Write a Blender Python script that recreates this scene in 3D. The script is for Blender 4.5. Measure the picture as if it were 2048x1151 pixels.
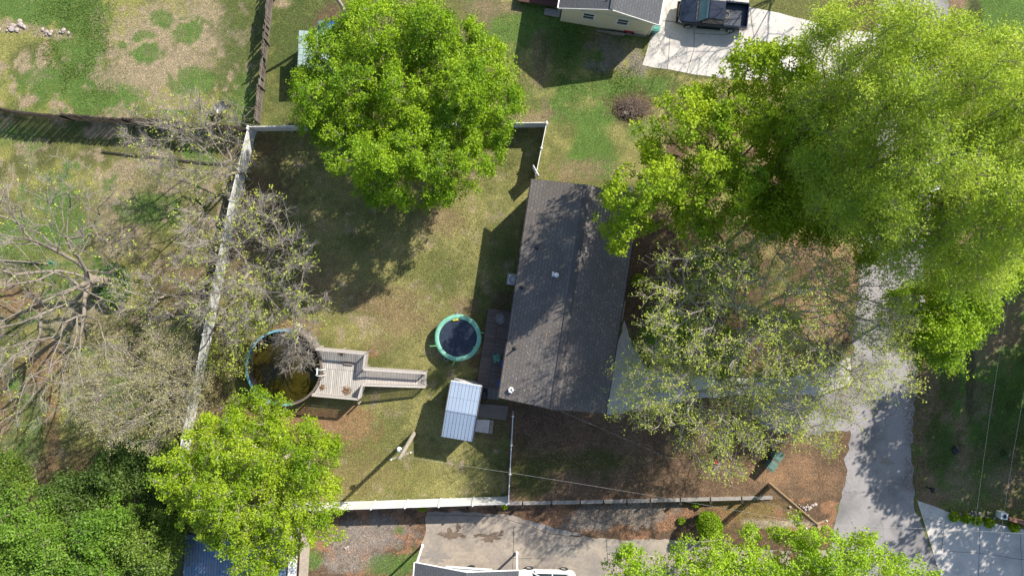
import bpy, bmesh, math, random
import numpy as np
from mathutils import Vector, Matrix, noise
from mathutils.geometry import tessellate_polygon
R = math.radians
random.seed(7)
RNG = np.random.default_rng(11)
for o in list(bpy.data.objects):
    bpy.data.objects.remove(o)
SC = bpy.context.scene
COL = SC.collection

# ------------------------------------------------------------------ camera, sky, sun
CAM_H, TILT, LENS = 52.0, R(-2.0), 24.0
cam = bpy.data.cameras.new('camera')
cam.lens = LENS
cam.sensor_width = 36
cam.clip_end = 2000
camo = bpy.data.objects.new('camera', cam)
camo.location = (0, 0, CAM_H)
camo.rotation_euler = (TILT, 0, 0)
COL.objects.link(camo)
SC.camera = camo
SC.render.resolution_x, SC.render.resolution_y = 1024, 575
SUN_EL = R(36)
SDX, SDY = 0.723, 0.691          # horizontal direction towards the sun
sv = Vector((SDX * math.cos(SUN_EL), SDY * math.cos(SUN_EL), math.sin(SUN_EL)))
W = bpy.data.worlds.new('World')
SC.world = W
W.use_nodes = True
nt = W.node_tree
bg = nt.nodes['Background']
sky = nt.nodes.new('ShaderNodeTexSky')
sky.sky_type = 'NISHITA'
sky.sun_disc = False
sky.sun_elevation = SUN_EL
sky.sun_rotation = math.atan2(SDX, SDY)
nt.links.new(sky.outputs[0], bg.inputs[0])
bg.inputs[1].default_value = 0.105
sun = bpy.data.lights.new('sun', 'SUN')
sun.energy = 4.9
sun.angle = R(0.5)
sun.color = (1.0, 0.92, 0.79)
suno = bpy.data.objects.new('sun', sun)
suno.rotation_euler = sv.to_track_quat('Z', 'Y').to_euler()
suno.location = sv * 60
COL.objects.link(suno)
SC.view_settings.view_transform = 'Standard'
SC.view_settings.look = 'None'
SC.view_settings.gamma = 1
SC.view_settings.exposure = 0.95

# ------------------------------------------------------------------ pixel <-> world
FPX = 2048 * LENS / 36
CT, ST = math.cos(TILT), math.sin(TILT)

def P(px, py, z=0.0):
    """world point at height z seen at a photo pixel"""
    x, y, w = (px - 1024) / FPX, -(py - 575.5) / FPX, -1.0
    y, w = y * CT - w * ST, y * ST + w * CT
    t = (z - CAM_H) / w
    return Vector((x * t, y * t, z))

def PIX(x, y, z=0.0):
    """numpy: world -> photo pixel"""
    w = z - CAM_H
    yy = y * CT + w * ST
    ww = -y * ST + w * CT
    return 1024 - x / ww * FPX, 575.5 + yy / ww * FPX

def sstep(a, b, v):
    t = np.clip((v - a) / (b - a), 0, 1)
    return t * t * (3 - 2 * t)

WL = [P(280, 1026), P(900, 1012), P(1045, 1008), P(1530, 997), P(1640, 992)]
WLX = [-200] + [p.x for p in WL] + [200]
WLY = [WL[0].y] + [p.y for p in WL] + [WL[-1].y]
XA, XB, XC, XD = P(300, 1000).x, P(900, 1000).x, P(1400, 1000).x, P(1600, 1000).x

def gz(x, y):
    """ground height: flat plot, the neighbour to the south lies lower"""
    x = np.asarray(x, float)
    y = np.asarray(y, float)
    lim = np.interp(x, WLX, WLY) - 0.05
    d = 0.75 * (sstep(XA, XB, x) * 0.7 + 0.3 * sstep(XA - 10, XA, x)) * (1 - sstep(XC, XD, x))
    return -d * sstep(0, 0.3, lim - y)

def G(px, py, dz=0.0):
    z = 0.0
    for _ in range(4):
        p = P(px, py, z)
        z = float(gz(p.x, p.y))
    return P(px, py, z + dz) if dz == 0 else Vector((p.x, p.y, z + dz))

# ------------------------------------------------------------------ numpy value noise
_grids = {}
def vnoise(x, y, scale, seed=0):
    if seed not in _grids:
        _grids[seed] = np.random.default_rng(100 + seed).random((256, 256))
    g = _grids[seed]
    u, v = np.asarray(x) / scale + 1000, np.asarray(y) / scale + 1000
    iu, iv = np.floor(u).astype(int), np.floor(v).astype(int)
    fu, fv = u - iu, v - iv
    fu, fv = fu * fu * (3 - 2 * fu), fv * fv * (3 - 2 * fv)
    a = g[iu % 256, iv % 256]; b = g[(iu + 1) % 256, iv % 256]
    c = g[iu % 256, (iv + 1) % 256]; d = g[(iu + 1) % 256, (iv + 1) % 256]
    return (a * (1 - fu) + b * fu) * (1 - fv) + (c * (1 - fu) + d * fu) * fv

def fbm(x, y, scale, seed=0, octs=4):
    s = 0; a = 1; t = 0
    for i in range(octs):
        s = s + a * vnoise(x, y, scale, seed + i); t += a
        a *= 0.55; scale *= 0.5
    return s / t

# ------------------------------------------------------------------ materials
def new_mat(name):
    m = bpy.data.materials.new(name)
    m.use_nodes = True
    return m, m.node_tree, m.node_tree.nodes['Principled BSDF']

def tex_noise(t, co, scale, detail=4, rough=0.6):
    n = t.nodes.new('ShaderNodeTexNoise')
    n.inputs['Scale'].default_value = scale
    n.inputs['Detail'].default_value = detail
    n.inputs['Roughness'].default_value = rough
    t.links.new(co, n.inputs['Vector'])
    return n.outputs['Fac']

def ramp(t, fac, a, b, c0=(0, 0, 0, 1), c1=(1, 1, 1, 1)):
    r = t.nodes.new('ShaderNodeValToRGB')
    r.color_ramp.elements[0].position = a
    r.color_ramp.elements[1].position = b
    r.color_ramp.elements[0].color = c0
    r.color_ramp.elements[1].color = c1
    t.links.new(fac, r.inputs[0])
    return r.outputs[0]

def mix(t, a, b, fac, mode='MIX'):
    m = t.nodes.new('ShaderNodeMix')
    m.data_type = 'RGBA'
    m.blend_type = mode
    for s, v in ((6, a), (7, b), (0, fac)):
        if isinstance(v, (tuple, list)):
            m.inputs[s].default_value = tuple(v) + (1,) * (4 - len(v))
        elif isinstance(v, (int, float)):
            m.inputs[s].default_value = v
        else:
            t.links.new(v, m.inputs[s])
    return m.outputs[2]

def bump(t, bs, h, strength, dist):
    b = t.nodes.new('ShaderNodeBump')
    b.inputs['Strength'].default_value = strength
    b.inputs['Distance'].default_value = dist
    t.links.new(h, b.inputs['Height'])
    t.links.new(b.outputs[0], bs.inputs['Normal'])
    return b

def objco(t):
    return t.nodes.new('ShaderNodeTexCoord').outputs['Object']

def nmat(name, c1, c2, scale=6, rough=0.8, bmp=0.3, bscale=None, dist=0.01, metal=0, big=None, spec=0.3, bigscale=0.5):
    """two colours mixed by noise, an optional coarse third one, and a bump"""
    m, t, bs = new_mat(name)
    co = objco(t)
    f = tex_noise(t, co, scale, 6, 0.65)
    c = mix(t, c1, c2, ramp(t, f, 0.35, 0.65))
    if big:
        g = tex_noise(t, co, bigscale, 5, 0.6)
        c = mix(t, c, big, ramp(t, g, 0.45, 0.7))
    t.links.new(c, bs.inputs['Base Color'])
    bs.inputs['Roughness'].default_value = rough
    bs.inputs['Metallic'].default_value = metal
    bs.inputs['Specular IOR Level'].default_value = spec
    if bmp:
        h = tex_noise(t, co, bscale or scale * 4, 3)
        bump(t, bs, h, bmp, dist)
    return m

def stripe_mat(name, c1, c2, gap, width, axis='x', rough=0.8, metal=0, row=None, mort=0.012, bmp=0.6, big=None, spec=0.3, vary=None, off=.5):
    """boards, shingles or sheets: a brick texture laid in the part's own frame"""
    m, t, bs = new_mat(name)
    co = objco(t)
    mp = t.nodes.new('ShaderNodeMapping')
    if axis == 'y':
        mp.inputs['Rotation'].default_value = (0, 0, R(90))
    t.links.new(co, mp.inputs['Vector'])
    b = t.nodes.new('ShaderNodeTexBrick')
    t.links.new(mp.outputs[0], b.inputs['Vector'])
    b.inputs['Scale'].default_value = 1
    b.inputs['Brick Width'].default_value = row or 200
    b.inputs['Row Height'].default_value = width
    b.inputs['Mortar Size'].default_value = mort
    b.inputs['Mortar Smooth'].default_value = 0.3
    b.inputs['Bias'].default_value = 0
    b.offset = off if row else 0
    b.inputs['Color1'].default_value = (*c1, 1)
    b.inputs['Color2'].default_value = (*c2, 1)
    b.inputs['Mortar'].default_value = (*gap, 1)
    st = t.nodes.new('ShaderNodeMapping')
    st.inputs['Scale'].default_value = (2, 30, 2) if axis == 'x' else (30, 2, 2)
    t.links.new(co, st.inputs['Vector'])
    f = tex_noise(t, st.outputs[0], 1.0, 6, 0.7)
    c = mix(t, b.outputs['Color'], (0.5, 0.5, 0.5), ramp(t, f, 0.3, 0.7), 'MULTIPLY') if vary is None else b.outputs['Color']
    if vary:
        f3 = tex_noise(t, co, 25, 5, 0.7)
        c = mix(t, c, vary, ramp(t, f3, 0.35, 0.75))
    if big:
        g = tex_noise(t, co, 0.45, 6, 0.65)
        c = mix(t, c, big, ramp(t, g, 0.4, 0.75))
    t.links.new(c, bs.inputs['Base Color'])
    bs.inputs['Roughness'].default_value = rough
    bs.inputs['Metallic'].default_value = metal
    bs.inputs['Specular IOR Level'].default_value = spec
    inv = t.nodes.new('ShaderNodeMath'); inv.operation = 'SUBTRACT'
    inv.inputs[0].default_value = 1
    t.links.new(b.outputs['Fac'], inv.inputs[1])
    bump(t, bs, inv.outputs[0], bmp, 0.02)
    return m

def leaf_mat(name, ca, cb, trans=0.45, cc=None):
    m = bpy.data.materials.new(name)
    m.use_nodes = True
    t = m.node_tree
    t.nodes.clear()
    out = t.nodes.new('ShaderNodeOutputMaterial')
    at = t.nodes.new('ShaderNodeAttribute'); at.attribute_name = 'rnd'
    c = mix(t, ca, cb, ramp(t, at.outputs['Fac'], 0.1, 0.9))
    if cc:
        c = mix(t, c, cc, ramp(t, at.outputs['Fac'], 0.86, 0.95))
    d = t.nodes.new('ShaderNodeBsdfPrincipled')
    d.inputs['Roughness'].default_value = 0.5
    d.inputs['Specular IOR Level'].default_value = 0.25
    tr = t.nodes.new('ShaderNodeBsdfTranslucent')
    tc = mix(t, c, (1.0, 0.95, 0.45), 1.0, 'MULTIPLY')
    t.links.new(c, d.inputs['Base Color'])
    t.links.new(mix(t, tc, (0.1, 0.1, 0.0), 0.5, 'ADD'), tr.inputs['Color'])
    ms = t.nodes.new('ShaderNodeMixShader')
    ms.inputs[0].default_value = trans
    t.links.new(d.outputs[0], ms.inputs[1])
    t.links.new(tr.outputs[0], ms.inputs[2])
    t.links.new(ms.outputs[0], out.inputs[0])
    return m

def glass_mat(name, c, rough=0.06):
    m, t, bs = new_mat(name)
    bs.inputs['Base Color'].default_value = (*c, 1)
    bs.inputs['Roughness'].default_value = rough
    bs.inputs['Specular IOR Level'].default_value = 0.7
    f = tex_noise(t, objco(t), 3, 2)
    bump(t, bs, f, 0.05, 0.01)
    return m

M = {}
M['shingle'] = stripe_mat('brown_grey_shingles', (.19, .17, .16), (.13, .118, .112), (.06, .057, .058), .23, 'y', .92, row=.34, mort=.018, bmp=.8, big=(.115, .10, .093), vary=(.165, .15, .14))
M['shingle_dark'] = stripe_mat('charcoal_shingles', (.085, .092, .105), (.06, .065, .078), (.025, .027, .032), .2, 'y', .8, row=.34, mort=.016, bmp=.8, big=(.08, .085, .095), vary=(.085, .09, .10))
M['ridge'] = nmat('ridge_cap', (.115, .105, .10), (.075, .07, .07), 20, .9)
M['siding'] = stripe_mat('cream_siding', (.62, .60, .47), (.60, .58, .46), (.38, .37, .3), .16, 'x', .6, mort=.008, vary=(.6, .58, .46), bmp=.5)
M['house_wall'] = nmat('brick_red_wall', (.22, .12, .09), (.28, .16, .12), 12, .9)
M['white'] = nmat('white_vinyl', (.72, .73, .74), (.60, .61, .61), 2.5, .5, .05, spec=.4, big=(.50, .515, .49), bigscale=.8)
M['whitetrim'] = nmat('white_trim', (.75, .75, .74), (.68, .68, .67), 3, .5, .1)
M['weathered'] = stripe_mat('weathered_boards', (.30, .28, .265), (.22, .205, .195), (.04, .035, .03), .14, 'y', .9, mort=.012, bmp=.8)
M['weathered_x'] = stripe_mat('weathered_boards_cross', (.60, .565, .54), (.46, .435, .415), (.05, .045, .04), .14, 'y', .9, mort=.012, bmp=.8)
M['deck_brown'] = stripe_mat('brown_deck_boards', (.20, .16, .145), (.145, .115, .105), (.02, .015, .012), .14, 'x', .85, mort=.012, bmp=.8)
M['deck_red'] = stripe_mat('red_brown_deck_boards', (.13, .06, .055), (.10, .05, .045), (.02, .012, .01), .14, 'x', .85, mort=.012)
M['rail_wood'] = nmat('grey_rail_wood', (.44, .41, .395), (.31, .29, .275), 9, .9, .3)
M['fence_wood'] = nmat('dark_fence_wood', (.15, .125, .11), (.08, .065, .055), 7, .95, .5, big=(.2, .18, .165), bigscale=1)
M['fence_dark'] = nmat('near_black_fence_wood', (.05, .042, .036), (.028, .024, .021), 7, .95, .5)  # near-black brown, mottled evenly over the whole part
M['pole_wood'] = nmat('pole_wood', (.33, .30, .25), (.23, .21, .17), 6, .9, .5)
M['pole_brown'] = nmat('brown_pole_wood', (.38, .27, .17), (.27, .19, .12), 6, .9, .5)
M['shed_roof'] = stripe_mat('blue_grey_metal_sheets', (.25, .32, .43), (.225, .29, .395), (.19, .24, .32), .26, 'y', .5, metal=.15, row=.95, off=0, mort=.012, bmp=.9, vary=(.235, .30, .40), spec=.4)
M['blue_roof'] = stripe_mat('blue_metal_sheets', (.16, .28, .46), (.12, .22, .38), (.05, .1, .17), .22, 'y', .4, metal=.3, mort=.03, bmp=1, big=(.26, .25, .26), spec=.5)
M['teal_roof'] = stripe_mat('pale_teal_metal_sheets', (.42, .55, .52), (.38, .5, .48), (.12, .18, .17), .45, 'x', .45, metal=.2, row=.6, mort=.02)
M['shed_wall'] = nmat('shed_wall', (.5, .5, .5), (.42, .42, .42), 4, .6)
M['dark_trim'] = nmat('dark_trim', (.055, .045, .045), (.035, .03, .03), 5, .6)
M['bark'] = nmat('grey_bark', (.27, .235, .20), (.15, .13, .11), 9, .95, .6, dist=.03)
M['bark_pale'] = nmat('pale_bark', (.44, .39, .34), (.28, .25, .22), 9, .95, .5, dist=.03)
M['twig_pale'] = nmat('pale_twigs', (.36, .33, .295), (.22, .20, .18), 9, .95, 0)
M['bark_dark'] = nmat('dark_bark', (.11, .09, .075), (.06, .05, .045), 9, .95, .6, dist=.03)
M['leaf_lime'] = leaf_mat('lime_leaves', (.115, .25, .010), (.32, .48, .020), .45)
M['leaf_green'] = leaf_mat('green_leaves', (.14, .27, .010), (.38, .51, .025), .45)
M['leaf_mid'] = leaf_mat('mid_green_leaves', (.09, .20, .018), (.21, .36, .045), .42)
M['leaf_thicket'] = leaf_mat('thicket_leaves', (.07, .145, .018), (.20, .30, .045), .4)
M['leaf_pale'] = leaf_mat('pale_willow_leaves', (.27, .42, .035), (.50, .64, .09), .5)
M['leaf_bud'] = leaf_mat('yellow_buds', (.28, .37, .04), (.48, .54, .10), .4)
M['leaf_tan'] = leaf_mat('tan_buds', (.30, .29, .12), (.44, .42, .20), .35)
M['leaf_dark'] = leaf_mat('dark_leaves', (.05, .105, .016), (.12, .20, .04), .35)
M['leaf_yellow'] = leaf_mat('yellow_green_leaves', (.22, .40, .015), (.40, .58, .04), .45)
M['leaf_bush'] = leaf_mat('bush_leaves', (.13, .25, .008), (.24, .38, .015), .25)
M['leaf_flower'] = leaf_mat('shrub_leaves', (.05, .12, .03), (.13, .22, .07), .25, cc=(.5, .5, .42))
M['leaf_red'] = leaf_mat('red_leaves', (.2, .02, .015), (.3, .05, .03), .3)
M['concrete'] = nmat('pale_concrete', (.56, .53, .50), (.47, .45, .43), 5, .85, .25, 60, big=(.38, .365, .35), bigscale=.5)
M['concrete_old'] = nmat('weathered_concrete', (.35, .30, .25), (.27, .235, .20), 4, .9, .3, 60, big=(.20, .18, .165), bigscale=.5)
M['concrete_blue'] = nmat('smooth_concrete', (.53, .505, .48), (.45, .43, .415), 4, .8, .2, 60, big=(.36, .35, .34), bigscale=.6)
M['stone'] = nmat('stone', (.2, .19, .18), (.3, .28, .27), 4, .9, .5)
M['joint'] = nmat('dark_joint', (.07, .06, .055), (.11, .10, .09), 8, .95)
M['stain'] = nmat('mud_stain', (.11, .08, .06), (.17, .13, .10), 9, .7, .4)
M['rubber'] = nmat('black_rubber', (.018, .018, .02), (.03, .03, .032), 10, .7, .2)
M['blackmesh'] = nmat('navy_mesh', (.012, .022, .04), (.022, .035, .06), 40, .6, .2, 300, big=(.03, .04, .062), bigscale=2)
M['teal'] = nmat('teal_padding', (.14, .36, .27), (.20, .44, .34), 4, .5, .3)
M['green_pole'] = nmat('green_foam', (.10, .34, .16), (.2, .42, .2), 6, .6, .2)
M['yellow'] = nmat('yellow_fabric', (.6, .5, .05), (.5, .4, .04), 9, .7)
M['metal'] = nmat('grey_metal', (.4, .41, .42), (.32, .33, .34), 8, .4, .1, metal=.7)
M['white_metal'] = nmat('white_metal', (.7, .72, .74), (.6, .62, .64), 8, .4, .1)
M['black_plastic'] = nmat('black_plastic', (.02, .02, .022), (.035, .035, .038), 12, .5, .2)
M['bin_green'] = nmat('green_plastic', (.08, .14, .12), (.12, .19, .165), 5, .45, .15)
M['bin_teal'] = nmat('teal_plastic', (.05, .2, .18), (.08, .26, .23), 5, .45, .15)
M['blue_plastic'] = nmat('blue_plastic', (.02, .06, .2), (.03, .09, .28), 5, .5, .15)
M['red'] = nmat('red_plastic', (.4, .02, .03), (.3, .015, .02), 5, .5, .15)
M['pool_blue'] = nmat('blue_pool_rim', (.11, .30, .42), (.16, .38, .46), 5, .5, .15)
M['pool_wall'] = nmat('dark_pool_liner', (.03, .028, .028), (.05, .045, .042), 5, .7, .3)
M['pool_outer'] = nmat('grey_pool_side', (.16, .14, .135), (.22, .2, .19), 5, .6, .3)
M['truck'] = nmat('navy_car_paint', (.010, .016, .032), (.014, .022, .04), 3, .22, 0, spec=.6)
M['truckbed'] = stripe_mat('ribbed_bed_liner', (.035, .045, .07), (.03, .04, .06), (.10, .12, .16), .16, 'x', .5, mort=.02, vary=(.03, .04, .06))
M['carwhite'] = nmat('white_car_paint', (.74, .75, .77), (.7, .71, .73), 2, .22, 0, spec=.6)
M['glass'] = glass_mat('dark_window', (.02, .035, .045))
M['glass_blue'] = glass_mat('windscreen', (.05, .13, .17), .04)
M['chrome'] = nmat('bright_rim', (.5, .5, .52), (.4, .4, .42), 8, .25, 0, metal=.8)
M['lamp_glass'] = nmat('headlight_glass', (.65, .68, .7), (.55, .58, .6), 8, .15, 0, spec=.6)
M['lamp_red'] = nmat('tail_light_glass', (.3, .01, .01), (.25, .01, .01), 8, .2, 0, spec=.6)
M['brick'] = stripe_mat('brick', (.30, .12, .08), (.24, .10, .07), (.3, .27, .24), .075, 'x', .9, row=.21, mort=.01)
M['rock'] = nmat('pale_rock', (.42, .36, .33), (.3, .26, .25), 8, .9, .5)
M['brush'] = nmat('dead_brush', (.22, .17, .14), (.12, .09, .075), 12, .95, .4)
M['pad'] = nmat('brown_board', (.14, .12, .105), (.17, .145, .125), 3, .9, .2)
M['plank'] = nmat('grey_planks', (.3, .26, .22), (.2, .17, .14), 6, .9, .3)
M['flower_pot'] = nmat('terracotta', (.3, .12, .07), (.25, .1, .06), 6, .8, .2)
M['concrete_edge_grey'] = nmat('grey_worn_concrete', (.25, .23, .21), (.20, .185, .17), 7, .95, .3)
M['wire'] = nmat('wire', (.32, .32, .33), (.26, .26, .27), 3, .5, 0)

def asphalt():
    m, t, bs = new_mat('worn_asphalt')
    co = objco(t)
    f = tex_noise(t, co, 14, 8, .75)
    c = mix(t, (.22, .21, .22), (.30, .285, .295), ramp(t, f, .35, .65))
    g = tex_noise(t, co, .35, 6, .6)
    c = mix(t, c, (.165, .16, .165), ramp(t, g, .45, .62))
    v = t.nodes.new('ShaderNodeTexVoronoi')
    v.feature = 'DISTANCE_TO_EDGE'
    v.inputs['Scale'].default_value = .28
    wp = t.nodes.new('ShaderNodeMix'); wp.data_type = 'RGBA'; wp.blend_type = 'LINEAR_LIGHT'
    wp.inputs[0].default_value = .5
    nn = t.nodes.new('ShaderNodeTexNoise'); nn.inputs['Scale'].default_value = 1.2; nn.inputs['Detail'].default_value = 6
    t.links.new(co, nn.inputs['Vector']); t.links.new(co, wp.inputs[6]); t.links.new(nn.outputs['Color'], wp.inputs[7])
    t.links.new(wp.outputs[2], v.inputs['Vector'])
    c = mix(t, (.13, .125, .13), c, ramp(t, v.outputs['Distance'], .0, .006))
    t.links.new(c, bs.inputs['Base Color'])
    bs.inputs['Roughness'].default_value = .9
    bump(t, bs, tex_noise(t, co, 50, 4, .8), .5, .015)
    return m
M['asphalt'] = asphalt()

def water():
    m, t, bs = new_mat('murky_pool_water')
    co = objco(t)
    f = tex_noise(t, co, 1.5, 5)
    c = mix(t, (.020, .017, .004), (.038, .031, .006), ramp(t, f, .3, .7))
    s = tex_noise(t, co, 16, 2, .5)
    c = mix(t, c, (.3, .26, .08), ramp(t, s, .74, .78))
    t.links.new(c, bs.inputs['Base Color'])
    bs.inputs['Roughness'].default_value = .12
    bump(t, bs, tex_noise(t, co, 6, 2), .06, .02)
    return m
M['water'] = water()

def ground_mat():
    m, t, bs = new_mat('ground_cover')
    co = objco(t)
    at = t.nodes.new('ShaderNodeAttribute'); at.attribute_name = 'zone'
    f = tex_noise(t, co, 9, 8, .8)
    f2 = tex_noise(t, co, 2.2, 6, .7)
    c = mix(t, at.outputs['Color'], (.38, .40, .34), ramp(t, f, .38, .62, (1, 1, 1, 1), (0, 0, 0, 1)), 'MULTIPLY')
    c = mix(t, c, (1.25, 1.22, 1.15), ramp(t, f2, .5, .75), 'MULTIPLY')
    v = t.nodes.new('ShaderNodeTexVoronoi'); v.inputs['Scale'].default_value = 16
    t.links.new(co, v.inputs['Vector'])
    sp = t.nodes.new('ShaderNodeSeparateColor'); t.links.new(v.outputs['Color'], sp.inputs[0])
    c = mix(t, c, (1.55, 1.5, 1.35), ramp(t, sp.outputs[0], .8, .95), 'MULTIPLY')
    t.links.new(c, bs.inputs['Base Color'])
    bs.inputs['Roughness'].default_value = 1
    bs.inputs['Specular IOR Level'].default_value = .1
    bump(t, bs, tex_noise(t, co, 11, 6, .75), .9, .10)
    return m
M['ground'] = ground_mat()

# ------------------------------------------------------------------ scene helpers
def tag(o, label=None, cat=None, group=None, kind=None):
    if label: o['label'] = label
    if cat: o['category'] = cat
    if group: o['group'] = group
    if kind: o['kind'] = kind
    return o

def empty(name, loc, rz=0.0, label=None, cat=None, group=None):
    o = bpy.data.objects.new(name, None)
    o.empty_display_size = .3
    o.location = loc
    o.rotation_euler = (0, 0, rz)
    COL.objects.link(o)
    return tag(o, label, cat, group)

class MB:
    def __init__(s):
        s.v = []; s.f = []
    def poly(s, pts):
        b = len(s.v); s.v += [tuple(p) for p in pts]; s.f.append(tuple(range(b, b + len(pts)))); return s
    def box(s, c, d, rz=0, rx=0, ry=0):
        m = Matrix.Rotation(rz, 3, 'Z') @ Matrix.Rotation(ry, 3, 'Y') @ Matrix.Rotation(rx, 3, 'X')
        b = len(s.v); c = Vector(c)
        for z in (-.5, .5):
            for x, y in ((-.5, -.5), (.5, -.5), (.5, .5), (-.5, .5)):
                s.v.append(tuple(c + m @ Vector((x * d[0], y * d[1], z * d[2]))))
        for q in ((3, 2, 1, 0), (4, 5, 6, 7), (0, 1, 5, 4), (1, 2, 6, 5), (2, 3, 7, 6), (3, 0, 4, 7)):
            s.f.append(tuple(b + i for i in q))
        return s
    def bar(s, a, b_, w, h=None, roll=None):
        a, b_ = Vector(a), Vector(b_)
        d = (b_ - a); L = d.length; d.normalize()
        up = Vector((0, 0, 1)) if abs(d.z) < .95 else Vector((1, 0, 0))
        u = d.cross(up).normalized(); v = u.cross(d)
        h = h or w
        b = len(s.v)
        for p in (a, b_):
            for i, j in ((-.5, -.5), (.5, -.5), (.5, .5), (-.5, .5)):
                s.v.append(tuple(p + u * i * w + v * j * h))
        for q in ((0, 1, 2, 3), (7, 6, 5, 4), (0, 4, 5, 1), (1, 5, 6, 2), (2, 6, 7, 3), (3, 7, 4, 0)):
            s.f.append(tuple(b + i for i in q))
        return s
    def tube(s, pts, rad, n=8, closed=False):
        pts = [Vector(p) for p in pts]
        if not isinstance(rad, (list, tuple)): rad = [rad] * len(pts)
        b = len(s.v); k = len(pts)
        for i, p in enumerate(pts):
            if closed: d = pts[(i + 1) % k] - pts[i - 1]
            else: d = pts[min(i + 1, k - 1)] - pts[max(i - 1, 0)]
            d.normalize()
            up = Vector((0, 0, 1)) if abs(d.z) < .95 else Vector((1, 0, 0))
            u = d.cross(up).normalized(); v = u.cross(d)
            for j in range(n):
                a = 2 * math.pi * j / n
                s.v.append(tuple(p + (u * math.cos(a) + v * math.sin(a)) * rad[i]))
        for i in range(k if closed else k - 1):
            for j in range(n):
                a0 = b + i * n + j; a1 = b + i * n + (j + 1) % n
                c0 = b + ((i + 1) % k) * n + j; c1 = b + ((i + 1) % k) * n + (j + 1) % n
                s.f.append((a0, a1, c1, c0))
        if not closed:
            s.f.append(tuple(b + j for j in range(n))[::-1])
            s.f.append(tuple(b + (k - 1) * n + j for j in range(n)))
        return s
    def lathe(s, prof, c=(0, 0, 0), n=24, a0=0, a1=2 * math.pi, jit=0):
        b = len(s.v); full = abs(a1 - a0 - 2 * math.pi) < 1e-6
        k = len(prof); m = n if full else n + 1
        for i in range(m):
            a = a0 + (a1 - a0) * i / n
            for r, z in prof:
                r2 = r * (1 + random.uniform(-jit, jit))
                s.v.append((c[0] + r2 * math.cos(a), c[1] + r2 * math.sin(a), c[2] + z))
        for i in range(n):
            i2 = (i + 1) % m
            for j in range(k - 1):
                s.f.append((b + i * k + j, b + i2 * k + j, b + i2 * k + j + 1, b + i * k + j + 1))
        return s
    def prism(s, pts, z0, z1):
        b = len(s.v); n = len(pts)
        for z in (z0, z1):
            s.v += [(p[0], p[1], z) for p in pts]
        s.f.append(tuple(b + i for i in range(n))[::-1]); s.f.append(tuple(b + n + i for i in range(n)))
        for i in range(n):
            j = (i + 1) % n
            s.f.append((b + i, b + j, b + n + j, b + n + i))
        return s
    def build(s, name, mat, parent=None, smooth=False, bevel=0, loc=None, rz=0):
        me = bpy.data.meshes.new(name)
        me.from_pydata(s.v, [], s.f)
        bm = bmesh.new(); bm.from_mesh(me)
        bmesh.ops.recalc_face_normals(bm, faces=bm.faces)
        bm.to_mesh(me); bm.free()
        if smooth: me.shade_smooth()
        o = bpy.data.objects.new(name, me)
        me.materials.append(M[mat] if isinstance(mat, str) else mat)
        if bevel:
            md = o.modifiers.new('bevel', 'BEVEL'); md.width = bevel; md.segments = 2; md.limit_method = 'ANGLE'
        if loc is not None: o.location = loc
        o.rotation_euler.z = rz
        COL.objects.link(o)
        if parent: o.parent = parent
        return o

def copy_tree(o, parent=None):
    c = o.copy(); COL.objects.link(c); c.parent = parent
    for ch in [x for x in bpy.data.objects if x.parent == o]:
        copy_tree(ch, c)
    return c

def np_mesh(name, verts, quads, mat, parent=None, rnd=None, smooth=False, nside=4):
    me = bpy.data.meshes.new(name)
    nv, nf = len(verts), len(quads)
    me.vertices.add(nv); me.vertices.foreach_set('co', np.asarray(verts, np.float32).ravel())
    me.loops.add(nf * nside); me.loops.foreach_set('vertex_index', np.asarray(quads, np.int32).ravel())
    me.polygons.add(nf)
    me.polygons.foreach_set('loop_start', np.arange(nf, dtype=np.int32) * nside)
    me.polygons.foreach_set('loop_total', np.full(nf, nside, np.int32))
    me.update(calc_edges=True)
    if rnd is not None:
        a = me.attributes.new('rnd', 'FLOAT', 'FACE'); a.data.foreach_set('value', np.asarray(rnd, np.float32))
    if smooth: me.shade_smooth()
    me.materials.append(M[mat])
    o = bpy.data.objects.new(name, me); COL.objects.link(o)
    if parent: o.parent = parent
    return o

def inpoly(x, y, poly):
    r = np.zeros(np.shape(x), bool)
    n = len(poly)
    for i in range(n):
        x0, y0 = poly[i]; x1, y1 = poly[(i + 1) % n]
        c = ((y0 > y) != (y1 > y)) & (x < (x1 - x0) * (y - y0) / (y1 - y0 + 1e-12) + x0)
        r ^= c
    return r

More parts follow.
